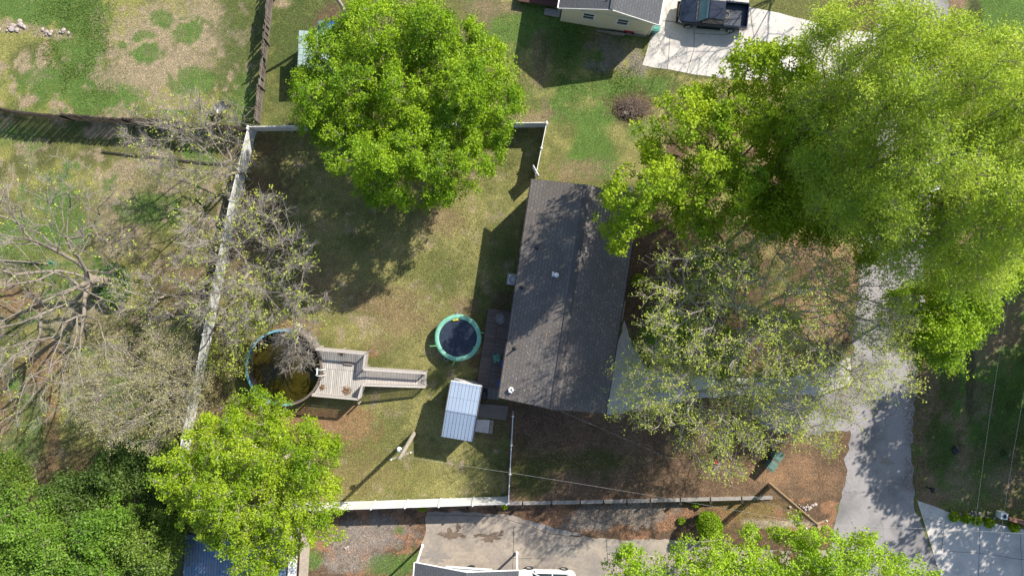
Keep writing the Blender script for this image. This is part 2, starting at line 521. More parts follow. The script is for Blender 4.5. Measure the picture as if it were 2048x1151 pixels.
# ------------------------------------------------------------------ ground
LAWN = (.295, .275, .115); GREEN = (.115, .195, .050); YEL = (.28, .275, .095); TAN = (.36, .29, .205)
RED = (.33, .185, .12); MULCH = (.155, .104, .075); GRAV = (.24, .215, .205); DKG = (.07, .11, .035); OLV = (.165, .175, .066)
def terrain():
    def axis(lo, hi, st):
        inner = np.arange(lo, hi, st)
        out = np.array([2, 5, 10, 20, 40, 80, 160, 320.])
        return np.concatenate([lo - out[::-1], inner, hi + out])
    xs = axis(-46, 46, .15); ys = axis(-28, 27, .15)
    X, Y = np.meshgrid(xs, ys)
    Z = gz(X, Y)
    px, py = PIX(X, Y, 0)
    w1 = fbm(px, py, 60, 1, 4); w2 = fbm(px, py, 22, 11, 4); w3 = fbm(px, py, 9, 21, 3); w4 = fbm(px, py, 130, 31, 3)
    C = np.zeros(X.shape + (3,))
    C[:] = OLV
    def put(col, wgt):
        nonlocal C
        wgt = np.clip(wgt, 0, 1)[..., None]
        C = C * (1 - wgt) + np.array(col) * wgt
    def blob(col, cx, cy, rx, ry, soft=.35, amt=1, rag=.9):
        d = np.hypot((px - cx) / rx, (py - cy) / ry) + (w2 - .5) * rag * 1.5 + (w3 - .5) * rag * 1.3
        put(col, amt * sstep(1 + soft, 1 - soft, d) * (.72 + .28 * sstep(.35, .6, w3)))
    def patch(col, poly, thr=.5, width=.08, n=None):
        put(col, inpoly(px + (w2 - .5) * 22, py + (w2 - .5) * 22, poly) * sstep(thr - width, thr + width, w1 if n is None else n))
    # west yards
    left = [(-400, -300), (530, -300), (500, 260), (360, 1030), (-400, 1030)]
    patch(YEL, left, .1); patch((.14, .15, .058), left, .42, .12); patch((.17, .14, .10), left, .6, .06, w2 * .6 + w1 * .4); patch(TAN, left, .56, .06, w2)
    patch(GREEN, left, .6, .08, w4 * .5 + w2 * .5)
    tl = [(-400, -300), (535, -300), (515, 225), (-400, 215)]
    patch(YEL, tl, .0); patch(OLV, tl, .5, .1); patch(TAN, tl, .62, .05, w2)
    for b in ((165, 70, 55, 150), (90, 10, 90, 40), (110, 160, 90, 45), (60, 20, 80, 30), (230, 185, 80, 35), (500, 190, 40, 50)): blob(GREEN, *b)
    for b in ((330, 95, 105, 85), (290, 145, 85, 40), (410, 50, 40, 60)): blob(TAN, *b, amt=.9)
    for b in ((325, 42, 24, 16), (378, 66, 30, 30), (275, 74, 14, 16), (290, 108, 30, 22), (390, 165, 48, 26), (300, 70, 14, 8), (245, 90, 10, 8), (210, 205, 40, 15)): blob(GREEN, *b, soft=.25)
    for b in ((25, 55, 40, 9), (105, 68, 35, 9)): blob(TAN, *b)
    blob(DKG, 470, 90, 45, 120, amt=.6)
    for b in ((240, 440, 60, 70), (150, 640, 70, 50), (260, 350, 40, 30)): blob(TAN, *b, amt=.6)
    for b in ((20, 600, 60, 30), (90, 730, 50, 40), (105, 850, 14, 90), (10, 820, 40, 60)): blob(RED, *b, amt=.7)
    for b in ((30, 490, 70, 35), (300, 420, 60, 30), (300, 420, 60, 30), (40, 900, 40, 90), (20, 270, 60, 18)): blob(GREEN, *b, amt=.7)
    for b in ((360, 560, 60, 60), (380, 800, 40, 90), (200, 960, 180, 60), (200, 1080, 200, 80)): blob(MULCH, *b, amt=.8)  # last two darken the thicket floor, painting the shade under its trees
    # strip by the wooden fence and behind the big tree
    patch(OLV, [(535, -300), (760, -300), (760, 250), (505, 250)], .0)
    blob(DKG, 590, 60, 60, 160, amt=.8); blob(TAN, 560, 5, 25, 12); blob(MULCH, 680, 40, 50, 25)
    # plot lawn
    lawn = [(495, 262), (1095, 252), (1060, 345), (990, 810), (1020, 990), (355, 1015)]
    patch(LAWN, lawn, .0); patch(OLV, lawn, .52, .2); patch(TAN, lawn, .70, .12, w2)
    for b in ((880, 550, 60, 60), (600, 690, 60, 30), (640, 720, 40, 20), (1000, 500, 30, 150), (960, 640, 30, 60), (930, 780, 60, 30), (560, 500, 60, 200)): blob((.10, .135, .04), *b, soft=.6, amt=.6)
    for b in ((760, 600, 90, 30), (800, 640, 60, 30), (930, 612, 28, 22), (700, 950, 80, 40), (760, 690, 30, 12), (640, 560, 50, 40), (880, 440, 40, 30)): blob((.27, .19, .12), *b, soft=.5, amt=.75)
    for b in ((610, 840, 70, 40), (690, 850, 60, 40), (745, 705, 16, 10), (590, 655, 40, 20), (560, 830, 60, 30)): blob(RED, *b, amt=.85)
    for b in ((510, 300, 60, 30), (470, 500, 30, 120), (440, 700, 30, 90), (420, 850, 40, 70), (960, 720, 26, 30), (1000, 600, 20, 20), (985, 820, 40, 60), (520, 420, 70, 100)): blob(MULCH, *b, amt=.85)
    blob((.20, .19, .065), 760, 940, 110, 60, soft=.6, amt=.6)
    # north neighbour's grass
    nb = [(760, -300), (1330, -300), (1290, 140), (1430, 160), (1760, 60), (1740, 500), (1290, 370), (1060, 345), (1096, 252), (1000, 200), (950, 50)]
    patch(OLV, nb, .0); patch(LAWN, nb, .48, .12); patch(GREEN, nb, .54, .08, w4)
    for b in ((1130, 60, 70, 90), (1060, 20, 40, 60), (1190, 180, 110, 30), (1010, 60, 50, 50), (1110, 220, 30, 30), (1290, 170, 60, 20), (1270, 20, 30, 60)): blob(GREEN, *b, soft=.5)
    for b in ((1085, 110, 22, 50), (1200, 80, 24, 22), (1000, 15, 40, 15), (1080, 150, 20, 25), (950, 25, 30, 30), (1165, 340, 60, 22), (1090, 218, 8, 30), (1060, 235, 50, 14)): blob((.25, .19, .13), *b, amt=.8)
    for b in ((1225, 105, 45, 35), (1260, 60, 40, 14), (1200, 130, 30, 12), (1280, 130, 30, 20)): blob(GRAV, *b, amt=.85)
    blob(GREEN, 1195, 112, 16, 14)
    blob(MULCH, 1265, 215, 45, 28); blob(MULCH, 1445, 225, 30, 20)
    # land east of the house under the trees
    fr = [(1290, 370), (1340, 200), (1740, 180), (1700, 740), (1290, 740), (1230, 640)]
    patch(LAWN, fr, .0); patch(MULCH, fr, .47, .08, w2); patch(OLV, fr, .55, .1)
    for b in ((1275, 520, 30, 110), (1275, 610, 30, 60), (1400, 560, 130, 90), (1500, 690, 130, 50)): blob(MULCH, *b)
    for b in ((1650, 560, 30, 50), (1640, 640, 45, 60), (1615, 500, 60, 26), (1710, 560, 14, 60)): blob((.34, .22, .15), *b)
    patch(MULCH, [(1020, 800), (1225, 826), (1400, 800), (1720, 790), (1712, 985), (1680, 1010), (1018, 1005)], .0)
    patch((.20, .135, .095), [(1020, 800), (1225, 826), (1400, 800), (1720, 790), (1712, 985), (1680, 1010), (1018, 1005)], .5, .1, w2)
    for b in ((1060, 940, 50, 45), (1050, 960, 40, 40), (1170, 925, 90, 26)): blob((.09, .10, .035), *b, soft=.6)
    for b in ((1560, 960, 30, 18), (1600, 930, 35, 28), (1530, 950, 40, 20), (1640, 960, 40, 25), (1590, 880, 50, 14)): blob((.36, .22, .14), *b, amt=.65)
    blob(MULCH, 1645, 900, 20, 70, amt=.7)
    # strip along the road
    strip = [(1690, -300), (1775, -300), (1760, 200), (1700, 200), (1690, 60)]
    patch(MULCH, strip, .3)
    east = [(1895, -300), (2500, -300), (2500, 1060), (1835, 1000), (1830, 760), (1885, 300)]
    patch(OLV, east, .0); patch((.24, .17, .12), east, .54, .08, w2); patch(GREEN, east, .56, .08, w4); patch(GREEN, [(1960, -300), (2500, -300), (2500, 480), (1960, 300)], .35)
    for b in ((1915, 20, 16, 120), (1905, 700, 14, 110), (1855, 850, 22, 140), (1860, 960, 20, 60), (1925, 860, 16, 60), (1990, 650, 60, 50)): blob((.30, .20, .15), *b, soft=.3, amt=.9)
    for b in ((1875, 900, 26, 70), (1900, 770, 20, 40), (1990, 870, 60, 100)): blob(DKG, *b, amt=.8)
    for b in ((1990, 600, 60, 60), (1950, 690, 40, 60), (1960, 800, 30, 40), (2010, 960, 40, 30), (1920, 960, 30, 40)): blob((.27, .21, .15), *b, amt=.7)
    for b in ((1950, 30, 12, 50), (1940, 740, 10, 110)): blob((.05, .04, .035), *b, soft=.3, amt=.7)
    # south neighbour
    so = [(600, 1015), (1045, 1008), (1540, 997), (1680, 1000), (1660, 1400), (500, 1400), (600, 1100)]
    patch(MULCH, so, .0); patch(RED, so, .55, .06, w2)
    for b in ((700, 1090, 65, 35), (760, 1070, 60, 35), (700, 1130, 60, 20), (1270, 1035, 90, 22), (1200, 1045, 70, 18), (1180, 1060, 60, 8)): blob((.30, .26, .245), *b, amt=.9)
    for b in ((780, 1140, 50, 22), (820, 1125, 30, 20), (620, 1120, 20, 20), (795, 1068, 10, 10)): blob(GREEN, *b, soft=.5)
    for b in ((1500, 1025, 70, 30), (1450, 1010, 50, 14)): blob((.26, .19, .085), *b)
    blob((.45, .38, .3), 1560, 1048, 60, 8)
    w5 = fbm(px, py, 5, 51, 2)
    C *= (0.72 + 0.34 * w3 + 0.26 * w5)[..., None]
    ny, nx = X.shape
    idx = np.arange(nx * ny).reshape(ny, nx)
    q = np.stack([idx[:-1, :-1], idx[:-1, 1:], idx[1:, 1:], idx[1:, :-1]], -1).reshape(-1, 4)
    v = np.stack([X, Y, Z], -1).reshape(-1, 3)
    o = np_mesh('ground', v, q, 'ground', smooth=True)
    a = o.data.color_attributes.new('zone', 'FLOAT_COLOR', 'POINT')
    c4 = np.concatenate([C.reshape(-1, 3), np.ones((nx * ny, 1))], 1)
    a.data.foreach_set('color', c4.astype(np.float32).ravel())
    tag(o, kind='structure')
terrain()

def sheet(name, poly, mat, dz, jit=0, parent=None, seg=25, step=1.5):
    """a flat surface laid on the ground, outline in photo pixels"""
    pts = []
    n = len(poly)
    for i in range(n):
        a, b = poly[i], poly[(i + 1) % n]
        L = math.hypot(b[0] - a[0], b[1] - a[1]); k = max(1, int(L / seg))
        for j in range(k):
            x = a[0] + (b[0] - a[0]) * j / k; y = a[1] + (b[1] - a[1]) * j / k
            if jit:
                x += (noise.noise((x * .05, y * .05, 3)) + .6 * noise.noise((x * .2, y * .2, 5))) * jit
                y += (noise.noise((x * .05, y * .05, 9)) + .6 * noise.noise((x * .2, y * .2, 7))) * jit
            pts.append(G(x, y))
    tri = tessellate_polygon([[Vector((p.x, p.y, 0)) for p in pts]])
    bm = bmesh.new()
    vs = [bm.verts.new((p.x, p.y, 0)) for p in pts]
    for t in tri:
        try: bm.faces.new([vs[i] for i in t])
        except ValueError: pass
    x0, x1 = min(p.x for p in pts), max(p.x for p in pts)
    if step and x1 - x0 > 3:
        x = x0 + step
        while x < x1:
            bmesh.ops.bisect_plane(bm, geom=bm.verts[:] + bm.edges[:] + bm.faces[:], plane_co=(x, 0, 0), plane_no=(1, 0, 0)); x += step
    for v in bm.verts: v.co.z = float(gz(v.co.x, v.co.y)) + dz
    bmesh.ops.recalc_face_normals(bm, faces=bm.faces)
    me = bpy.data.meshes.new(name)
    for f in bm.faces:
        if f.normal.z < 0: f.normal_flip()
    bm.to_mesh(me); bm.free()
    me.materials.append(M[mat])
    o = bpy.data.objects.new(name, me); COL.objects.link(o)
    if parent: o.parent = parent
    return o

def lines(name, pls, mat, w, dz, parent=None):
    mb = MB()
    for pl in pls:
        pp = []
        for i in range(len(pl) - 1):
            a, b = pl[i], pl[i + 1]; k = max(1, int(math.hypot(b[0] - a[0], b[1] - a[1]) / 12))
            for j in range(k + (i == len(pl) - 2)):
                x = a[0] + (b[0] - a[0]) * j / k; y = a[1] + (b[1] - a[1]) * j / k
                pp.append(G(x, y) + Vector((random.uniform(-.02, .02), random.uniform(-.02, .02), dz)))
        for a, b in zip(pp[:-1], pp[1:]):
            d = (b - a); d.z = 0; d.normalize(); nrm = Vector((-d.y, d.x, 0)) * w * random.uniform(.5, 1) / 2
            mb.poly([a - nrm, b - nrm, b + nrm, a + nrm])
    return mb.build(name, mat, parent)

S = lambda o: tag(o, kind='structure')
S(sheet('road', [(1765, -150), (1900, -150), (1896, 0), (1885, 150), (1866, 350), (1850, 560), (1832, 760), (1824, 900), (1826, 1000), (1850, 1070), (1885, 1151), (1920, 1300), (1640, 1300), (1655, 1151), (1668, 1050), (1688, 965), (1700, 860), (1600, 868), (1545, 860), (1500, 825), (1540, 792), (1640, 792), (1700, 770), (1702, 740), (1712, 600), (1725, 500), (1738, 300), (1752, 60)], 'asphalt', .010, 9, None, 9))
dn = S(sheet('driveway', [(1323, -120), (1520, -120), (1496, 14), (1560, 26), (1640, 48), (1700, 60), (1752, 66), (1748, 130), (1700, 160), (1600, 168), (1500, 160), (1440, 156), (1285, 131), (1300, 75), (1312, 60)], 'concrete', .016, 2))
lines('joint', [[(1388, 58), (1388, 100), (1372, 150)], [(1340, 70), (1335, 140)], [(1500, 20), (1508, 80), (1500, 120)], [(1388, 68), (1450, 70), (1480, 62)], [(1325, 42), (1345, 44), (1368, 52)]], 'joint', .05, .020, dn)
wk = S(sheet('front_path', [(1248, 640), (1264, 690), (1292, 735), (1400, 752), (1560, 756), (1640, 742), (1700, 712), (1701, 765), (1640, 790), (1500, 788), (1400, 796), (1300, 812), (1214, 828), (1222, 740)], 'concrete_blue', .014, 4, None, 10))
sd = S(sheet('south_driveway', [(852, 1022), (940, 1022), (1010, 1028), (1048, 1036), (1100, 1058), (1150, 1071), (1250, 1078), (1340, 1076), (1420, 1090), (1560, 1100), (1660, 1100), (1650, 1300), (800, 1300), (836, 1130), (852, 1050)], 'concrete_old', .010, 5, None, 10))
lines('joint', [[(855, 1028), (940, 1030), (1000, 1033), (1050, 1048), (1100, 1066), (1160, 1073)], [(1028, 1050), (1025, 1151)], [(1212, 1075), (1215, 1120)], [(1025, 1115), (1060, 1116)]], 'joint', .05, .016, sd)
def ragged(cx, cy, rx, ry, seed, n=48, amp=.55):
    return [(cx + rx * (1 + amp * 2 * noise.noise((math.cos(2 * math.pi * i / n) * 2.2, math.sin(2 * math.pi * i / n) * 2.2, seed)) + .25 * noise.noise((i * .9, seed, 0))) * math.cos(2 * math.pi * i / n), cy + ry * (1 + amp * 2 * noise.noise((math.cos(2 * math.pi * i / n) * 2.2, math.sin(2 * math.pi * i / n) * 2.2, seed)) + .25 * noise.noise((i * .9, seed, 0))) * math.sin(2 * math.pi * i / n)) for i in range(n)]
for j, (cx, cy, rx, ry) in enumerate(((904, 1068, 20, 9), (978, 1073, 24, 9), (881, 1066, 5, 3), (927, 1072, 5, 2.5), (916, 1053, 5, 4), (1003, 1065, 5, 4), (952, 1071, 4, 3))):
    sheet('stain', ragged(cx, cy, rx, ry, j * 3.3), 'stain', .016, 0, sd, 50, 0)
for j, (cx, cy, rx, ry) in enumerate(((1120, 1100, 30, 12), (870, 1110, 22, 14), (1240, 1100, 30, 9))):
    sheet('worn_patch', ragged(cx, cy, rx, ry, j * 5.1 + 1), 'concrete_edge_grey', .014, 0, sd, 50, 0)
sheet('concrete_edge', [(1066, 1044), (1088, 1046), (1110, 1056), (1160, 1064), (1160, 1070), (1110, 1064), (1060, 1048)], 'stone', .018, 2, sd, 8, 0)
se = S(sheet('side_driveway', [(1834, 1000), (1870, 1012), (1895, 1022), (1960, 1040), (2048, 1058), (2300, 1110), (2300, 1300), (1925, 1300), (1880, 1151), (1856, 1070)], 'concrete_blue', .016, 1))
lines('joint', [[(1890, 1042), (1882, 1100), (1950, 1104), (2048, 1118)], [(1960, 1040), (1955, 1200)], [(2040, 1060), (2046, 1200)], [(1888, 1045), (1850, 1036)]], 'joint', .04, .021, se)
S(sheet('road_patch', ragged(1771, 922, 11, 8, 2.2), 'concrete_edge_grey', .015, 0, None, 50, 0))

# ------------------------------------------------------------------ trees
def tube_np(a, b, ra, rb, n):
    d = b - a
    L = np.linalg.norm(d, axis=1, keepdims=True) + 1e-9
    d = d / L
    up = np.where(np.abs(d[:, 2:3]) < .9, np.array([[0, 0, 1.]]), np.array([[1., 0, 0]]))
    u = np.cross(d, up); u /= np.linalg.norm(u, axis=1, keepdims=True) + 1e-9
    v = np.cross(u, d)
    k = len(a)
    ang = np.arange(n) * 2 * math.pi / n
    ring = u[:, None, :] * np.cos(ang)[None, :, None] + v[:, None, :] * np.sin(ang)[None, :, None]
    va = a[:, None, :] + ring * ra[:, None, None]
    vb = b[:, None, :] + ring * rb[:, None, None]
    V = np.concatenate([va, vb], 1).reshape(-1, 3)
    base = (np.arange(k) * 2 * n)[:, None]
    j = np.arange(n)[None, :]; j2 = (j + 1) % n
    Q = np.stack([base + j, base + j2, base + n + j2, base + n + j], -1).reshape(-1, 4)
    return V, Q

def leaves_np(c, size, asp, rng, up=.55, droop=0):
    n = len(c)
    nr = rng.normal(size=(n, 3)); nr /= np.linalg.norm(nr, axis=1, keepdims=True)
    nr[:, 2] = np.abs(nr[:, 2]) + up
    nr /= np.linalg.norm(nr, axis=1, keepdims=True)
    t = rng.normal(size=(n, 3)); t -= nr * (t * nr).sum(1, keepdims=True)
    t /= np.linalg.norm(t, axis=1, keepdims=True) + 1e-9
    s = np.cross(nr, t)
    L = (size * rng.uniform(.65, 1.3, n))[:, None]
    w = L * asp
    sag = nr * L * .12
    V = np.stack([c - t * L / 2 - sag, c + s * w / 2, c + t * L / 2 - sag, c - s * w / 2], 1).reshape(-1, 3)
    Q = np.arange(n * 4).reshape(-1, 4)
    return V, Q

def tree(name, label, cat, group, outline, zmin, zmid, ztop, tips, ros, nl, lsize, leaf, bark='bark', base=None,
         gap=.45, gs=1.6, alpha=.45, twig=.6, asp=.62, rosr=.28, tr=.014, seed=0, world=False, bare=1.0, lobes=.5, tw_r=.008, flat=.0, up=.55, base_r=None, leafprob=1.0, simple=False, twigs=False):
    rng = np.random.default_rng(500 + seed)
    pl = [(p[0], p[1]) for p in outline] if world else [tuple(P(x, y, zmid)[:2]) for x, y in outline]
    A = np.array(pl)
    # densify outline for edge distance
    E = np.concatenate([A + (np.roll(A, -1, 0) - A) * s for s in np.linspace(0, 1, 8, endpoint=False)])
    lo, hi = A.min(0), A.max(0)
    cen = A.mean(0)
    if base is None: bxy = cen
    else:
        b3 = G(*base); bxy = np.array([b3.x, b3.y])
    bz = float(gz(bxy[0], bxy[1]))
    # sample tips
    pts = []
    tot = 0
    rin = None
    off = rng.uniform(0, 99, 3)
    while tot < tips:
        c = rng.uniform(lo, hi, (tips * 4, 2))
        c = c[inpoly(c[:, 0], c[:, 1], pl)]
        dd = np.sqrt(((c[:, None, :] - E[None]) ** 2).sum(-1)).min(1)
        if rin is None: rin = np.percentile(dd, 97) + 1e-3
        d = np.clip(dd / rin, 0, 1)
        prof = np.sqrt(np.clip(1 - (1 - d) ** 2, 0, 1))
        # lobed upper surface
        lob = np.array([noise.noise((x * .35 + off[0], y * .35 + off[1], 0)) for x, y in c])
        zt = zmid + (ztop - zmid) * prof * (1 + lobes * lob)
        zb = zmid - (zmid - zmin) * prof * .8
        u = rng.random(len(c)) ** .55
        z = zb + (zt - zb) * u
        keep = np.array([noise.noise(Vector((x, y, zz * 1.2)) / gs + Vector(off)) for (x, y), zz in zip(c, z)]) > (gap - .5) * 1.2
        n2 = np.array([noise.noise((x * 1.1 + off[1], y * 1.1 + off[2], 5)) for x, y in c])
        keep &= (d > .35) | (n2 > -.28 + (.35 - d) * .9)
        p3 = np.concatenate([c, z[:, None]], 1)[keep]
        pts.append(p3); tot += len(p3)
    T = np.concatenate(pts)[:tips]
    # skeleton
    ztr = max(bz + 1.2, zmin * .75)
    top = np.array([bxy[0] * .75 + cen[0] * .25, bxy[1] * .75 + cen[1] * .25, ztr])
    b0 = np.array([bxy[0], bxy[1], bz - .1])
    N = [b0]; par = [-1]; plen = [0.]
    k = 4
    for i in range(1, k + 1):
        N.append(b0 + (top - b0) * i / k + rng.normal(size=3) * [.06, .06, 0]); par.append(i - 1); plen.append(0.)
    N = np.array(N); cap = 40000
    NN = np.zeros((cap, 3)); NN[:len(N)] = N; cnt = len(N)
    PL = np.zeros(cap)
    order = np.argsort(np.linalg.norm(T - top, axis=1))
    tipidx = []
    start = 3
    for ti in order:
        t = T[ti]
        dv = t - NN[start:cnt]
        dist = np.sqrt((dv ** 2).sum(1))
        pen = np.clip(-dv[:, 2], 0, None) * .5
        j = int(np.argmin(dist + alpha * PL[start:cnt] + pen)) + start
        L = dist[j - start]; m = max(1, int(L / .9))
        a = NN[j].copy(); prev = j
        bend = rng.normal(size=3) * L * .06
        bend[2] -= L * .05
        for i in range(1, m + 1):
            s = i / m
            q = a + (t - a) * s + bend * math.sin(math.pi * s) + (rng.normal(size=3) * .06 if i < m else 0)
            if cnt >= cap: break
            NN[cnt] = q; par.append(prev); PL[cnt] = PL[prev] + L / m; prev = cnt; cnt += 1
        tipidx.append(prev)
    par = np.array(par); NN = NN[:cnt]
    rr = np.zeros(cnt); e = 2.35
    acc = np.zeros(cnt)
    has = np.zeros(cnt, bool); has[par[1:]] = True
    acc[~has] = tr ** e
    for i in range(cnt - 1, 0, -1):
        acc[par[i]] += acc[i]
    rr = acc ** (1 / e)
    if base_r: rr = rr * (1 + (base_r / rr[0] - 1) * np.clip((rr / rr[0]), 0, 1) ** 1.2)
    rr[0] *= 1.25
    i = np.arange(1, cnt)
    thick = rr[i] > .05
    Vs, Qs, ofs = [], [], 0
    for msk, n in ((thick, 7), (~thick, 3 if simple else 4)):
        ii = i[msk]
        if len(ii) == 0: continue
        V, Q = tube_np(NN[par[ii]], NN[ii], np.minimum(rr[par[ii]], rr[ii] * 1.6), rr[ii], n)
        Vs.append(V); Qs.append(Q + ofs); ofs += len(V)
    TN = NN[tipidx]; TP = NN[par[tipidx]]
    # twigs
    nt_ = len(TN)
    rep = np.repeat(np.arange(nt_), ros)
    sd = TN[rep] + (TP[rep] - TN[rep]) * rng.uniform(0, .8, (len(rep), 1))
    dirn = (TN - TP); dirn /= np.linalg.norm(dirn, axis=1, keepdims=True) + 1e-9
    outd = TN - np.array([cen[0], cen[1], zmid - 1]); outd /= np.linalg.norm(outd, axis=1, keepdims=True) + 1e-9
    dr = dirn[rep] * .6 + outd[rep] * .35 + rng.normal(size=(len(rep), 3)) * .6
    dr[:, 2] += .15
    dr /= np.linalg.norm(dr, axis=1, keepdims=True)
    en = sd + dr * (twig * rng.uniform(.4, 1.2, (len(rep), 1)))
    TV, TQ = tube_np(sd, en, np.full(len(sd), tw_r), np.full(len(sd), tw_r * .6), 3)
    if not twigs: Vs.append(TV); Qs.append(TQ + ofs)
    root = empty(name, (0, 0, 0), 0, label, cat, group)
    root.location = (b0[0], b0[1], bz)
    sh = np.array([b0[0], b0[1], bz])
    np_mesh('trunk', np.concatenate(Vs) - sh, np.concatenate(Qs), bark, root, smooth=False)
    if twigs: np_mesh('twigs', TV - sh, TQ, 'twig_pale', root)
    # leaves
    nl_ = rng.random(len(en)) < leafprob
    ce = en[nl_]
    if len(ce) and nl:
        cr = np.repeat(ce, nl, 0)
        ofs_ = rng.normal(size=cr.shape) * rosr * np.array([.6, .6, .4])
        cr = cr + ofs_
        V, Q = leaves_np(cr, lsize, asp, rng, up)
        clump = np.repeat(rng.random(len(ce)), nl)
        lown = np.repeat(np.array([noise.noise(Vector(q) * .55 + Vector(off)) for q in ce]) * .5 + .5, nl)
        rnd = np.clip(clump * .35 + rng.random(len(cr)) * .3 + (lown - .5) * 1.1 + .2, 0, 1)
        np_mesh('crown', V - sh, Q, leaf, root, rnd=rnd)
    return root

def circ(cx, cy, r, n=14, jit=.18, seed=0):
    rg = random.Random(seed)
    return [(cx + r * (1 + rg.uniform(-jit, jit)) * math.cos(2 * math.pi * i / n), cy + r * (1 + rg.uniform(-jit, jit)) * math.sin(2 * math.pi * i / n)) for i in range(n)]

GB = 'trees around the plots'
tree('maple_tree', 'large dense lime-green maple overhanging the back lawn and its white fence', 'tree', GB,
     [(720, 8), (800, 0), (850, 15), (905, 20), (950, 55), (985, 75), (1015, 110), (1035, 160), (1042, 210), (1035, 270), (1000, 320), (960, 370), (910, 395), (850, 425), (800, 410), (750, 400), (700, 380), (672, 340), (650, 300), (600, 260), (575, 190), (600, 140), (612, 100), (650, 60), (690, 30)],
     2.2, 6.5, 10.5, 1400, 7, 17, .135, 'leaf_lime', 'bark', gap=.33, gs=1.2, seed=1, twig=.55, rosr=.20, lobes=1.0)
tree('maple_tree', 'open-crowned bright green tree leaning over the north-east corner of the brown roof', 'tree', GB,
     [(1540, 85), (1600, 110), (1640, 180), (1655, 300), (1630, 400), (1570, 440), (1500, 420), (1440, 460), (1370, 500), (1290, 480), (1245, 500), (1190, 450), (1185, 400), (1225, 340), (1210, 320), (1290, 290), (1270, 240), (1330, 190), (1420, 180), (1450, 110)],
     4.5, 9.5, 13.5, 640, 6, 14, .17, 'leaf_green', 'bark_dark', gap=.54, gs=1.5, seed=2, twig=.6, rosr=.22, lobes=1.0, base=(1420, 395))
tree('willow_oak', 'tallest pale yellow-green feathery tree arching over the road', 'tree', GB,
     [(1615, 60), (1650, 10), (1690, 50), (1770, 45), (1830, 25), (1880, 60), (1930, 90), (1990, 90), (2015, 170), (2060, 230), (2090, 350), (2060, 450), (2020, 500), (1980, 560), (1930, 590), (1870, 575), (1800, 540), (1750, 500), (1690, 480), (1630, 430), (1600, 320), (1590, 200), (1640, 130)],
     6, 13.5, 19.5, 1700, 9, 12, .17, 'leaf_pale', 'bark', gap=.5, gs=1.15, seed=3, twig=.9, asp=.34, rosr=.30, lobes=1.1, base=(1620, 385), up=.4)
tree('oak_tree', 'shaded mid-green tree below the pale arching tree near the road edge', 'tree', GB,
     [(1540, 200), (1640, 190), (1720, 260), (1760, 380), (1780, 500), (1740, 540), (1650, 500), (1560, 480), (1480, 450), (1510, 330)],
     3, 8.5, 12, 560, 6, 11, .17, 'leaf_green', 'bark_dark', gap=.48, gs=1.6, seed=4, twig=.6, rosr=.3)
tree('sweetgum_tree', 'vivid green drooping tree on the far side of the road below the pale tree', 'tree', GB,
     [(1780, 590), (1850, 555), (1920, 510), (2000, 480), (2030, 520), (2000, 580), (1980, 630), (1940, 670), (1905, 740), (1850, 730), (1800, 690), (1790, 640)],
     3, 8, 10.5, 420, 6, 14, .16, 'leaf_lime', 'bark', gap=.38, gs=1.3, seed=5, base=(1872, 600), lobes=.7)
tree('budding_tree', 'sparse budding tree with many fine grey twigs beside the front path', 'tree', GB,
     [(1300, 520), (1350, 480), (1450, 455), (1540, 455), (1630, 480), (1720, 530), (1800, 590), (1835, 680), (1815, 770), (1730, 810), (1600, 800), (1500, 790), (1400, 770), (1300, 740), (1270, 640)],
     4.5, 10, 14.5, 900, 7, 5, .115, 'leaf_bud', 'bark_pale', gap=.44, gs=1.2, seed=6, twigs=True, twig=.8, rosr=.16, tr=.014, tw_r=.009, alpha=.5, leafprob=.7, base=(1420, 600))
tree('budding_tree', 'sparse budding tree with pale forking limbs above the mulched front corner', 'tree', GB,
     [(1240, 700), (1330, 680), (1430, 720), (1520, 740), (1620, 770), (1720, 840), (1670, 900), (1580, 880), (1510, 900), (1455, 945), (1380, 930), (1340, 870), (1280, 850), (1225, 820), (1215, 750)],
     3.5, 8, 11.5, 500, 7, 5, .115, 'leaf_bud', 'bark_pale', gap=.48, gs=1.2, seed=7, twigs=True, twig=.8, rosr=.18, tr=.015, tw_r=.009, alpha=.5, leafprob=.75, base=(1370, 760))
tree('maple_tree', 'lime-green leafy tree covering the south-west fence corner beside the round pool', 'tree', GB,
     [(400, 850), (450, 810), (500, 780), (540, 775), (580, 830), (640, 850), (680, 880), (660, 950), (690, 1020), (685, 1070), (620, 1075), (590, 1110), (540, 1150), (490, 1130), (440, 1090), (400, 1060), (350, 1030), (340, 980), (305, 930), (350, 900)],
     2.5, 6.5, 9.5, 900, 7, 14, .138, 'leaf_green', 'bark_pale', gap=.42, gs=1.1, seed=8, twig=.55, rosr=.20, lobes=1.0)
tree('bare_tree', 'big nearly bare tree with thick pale limbs spreading to the left edge', 'tree', GB,
     [(0, 330), (90, 300), (180, 330), (265, 400), (270, 500), (255, 600), (245, 740), (190, 820), (100, 860), (-60, 860), (-170, 700), (-170, 450), (-100, 340)],
     3, 7, 10.5, 520, 7, 5, .13, 'leaf_bud', 'bark', gap=.36, gs=1.8, seed=9, twigs=True, twig=.8, tr=.018, tw_r=.009, rosr=.16, leafprob=.10, alpha=.55, base=(225, 562), base_r=.42)
tree('bare_tree', 'thin upright bare tree with tiny yellow leaves at the north-west fence corner', 'tree', GB,
     [(270, 215), (350, 190), (430, 180), (500, 220), (510, 300), (495, 390), (430, 400), (340, 390), (250, 300)],
     2, 5.5, 8.5, 330, 8, 4, .12, 'leaf_bud', 'bark', gap=.38, gs=1.5, seed=10, twigs=True, twig=.8, tr=.013, tw_r=.008, rosr=.15, leafprob=.14, alpha=.5, base=(500, 360))
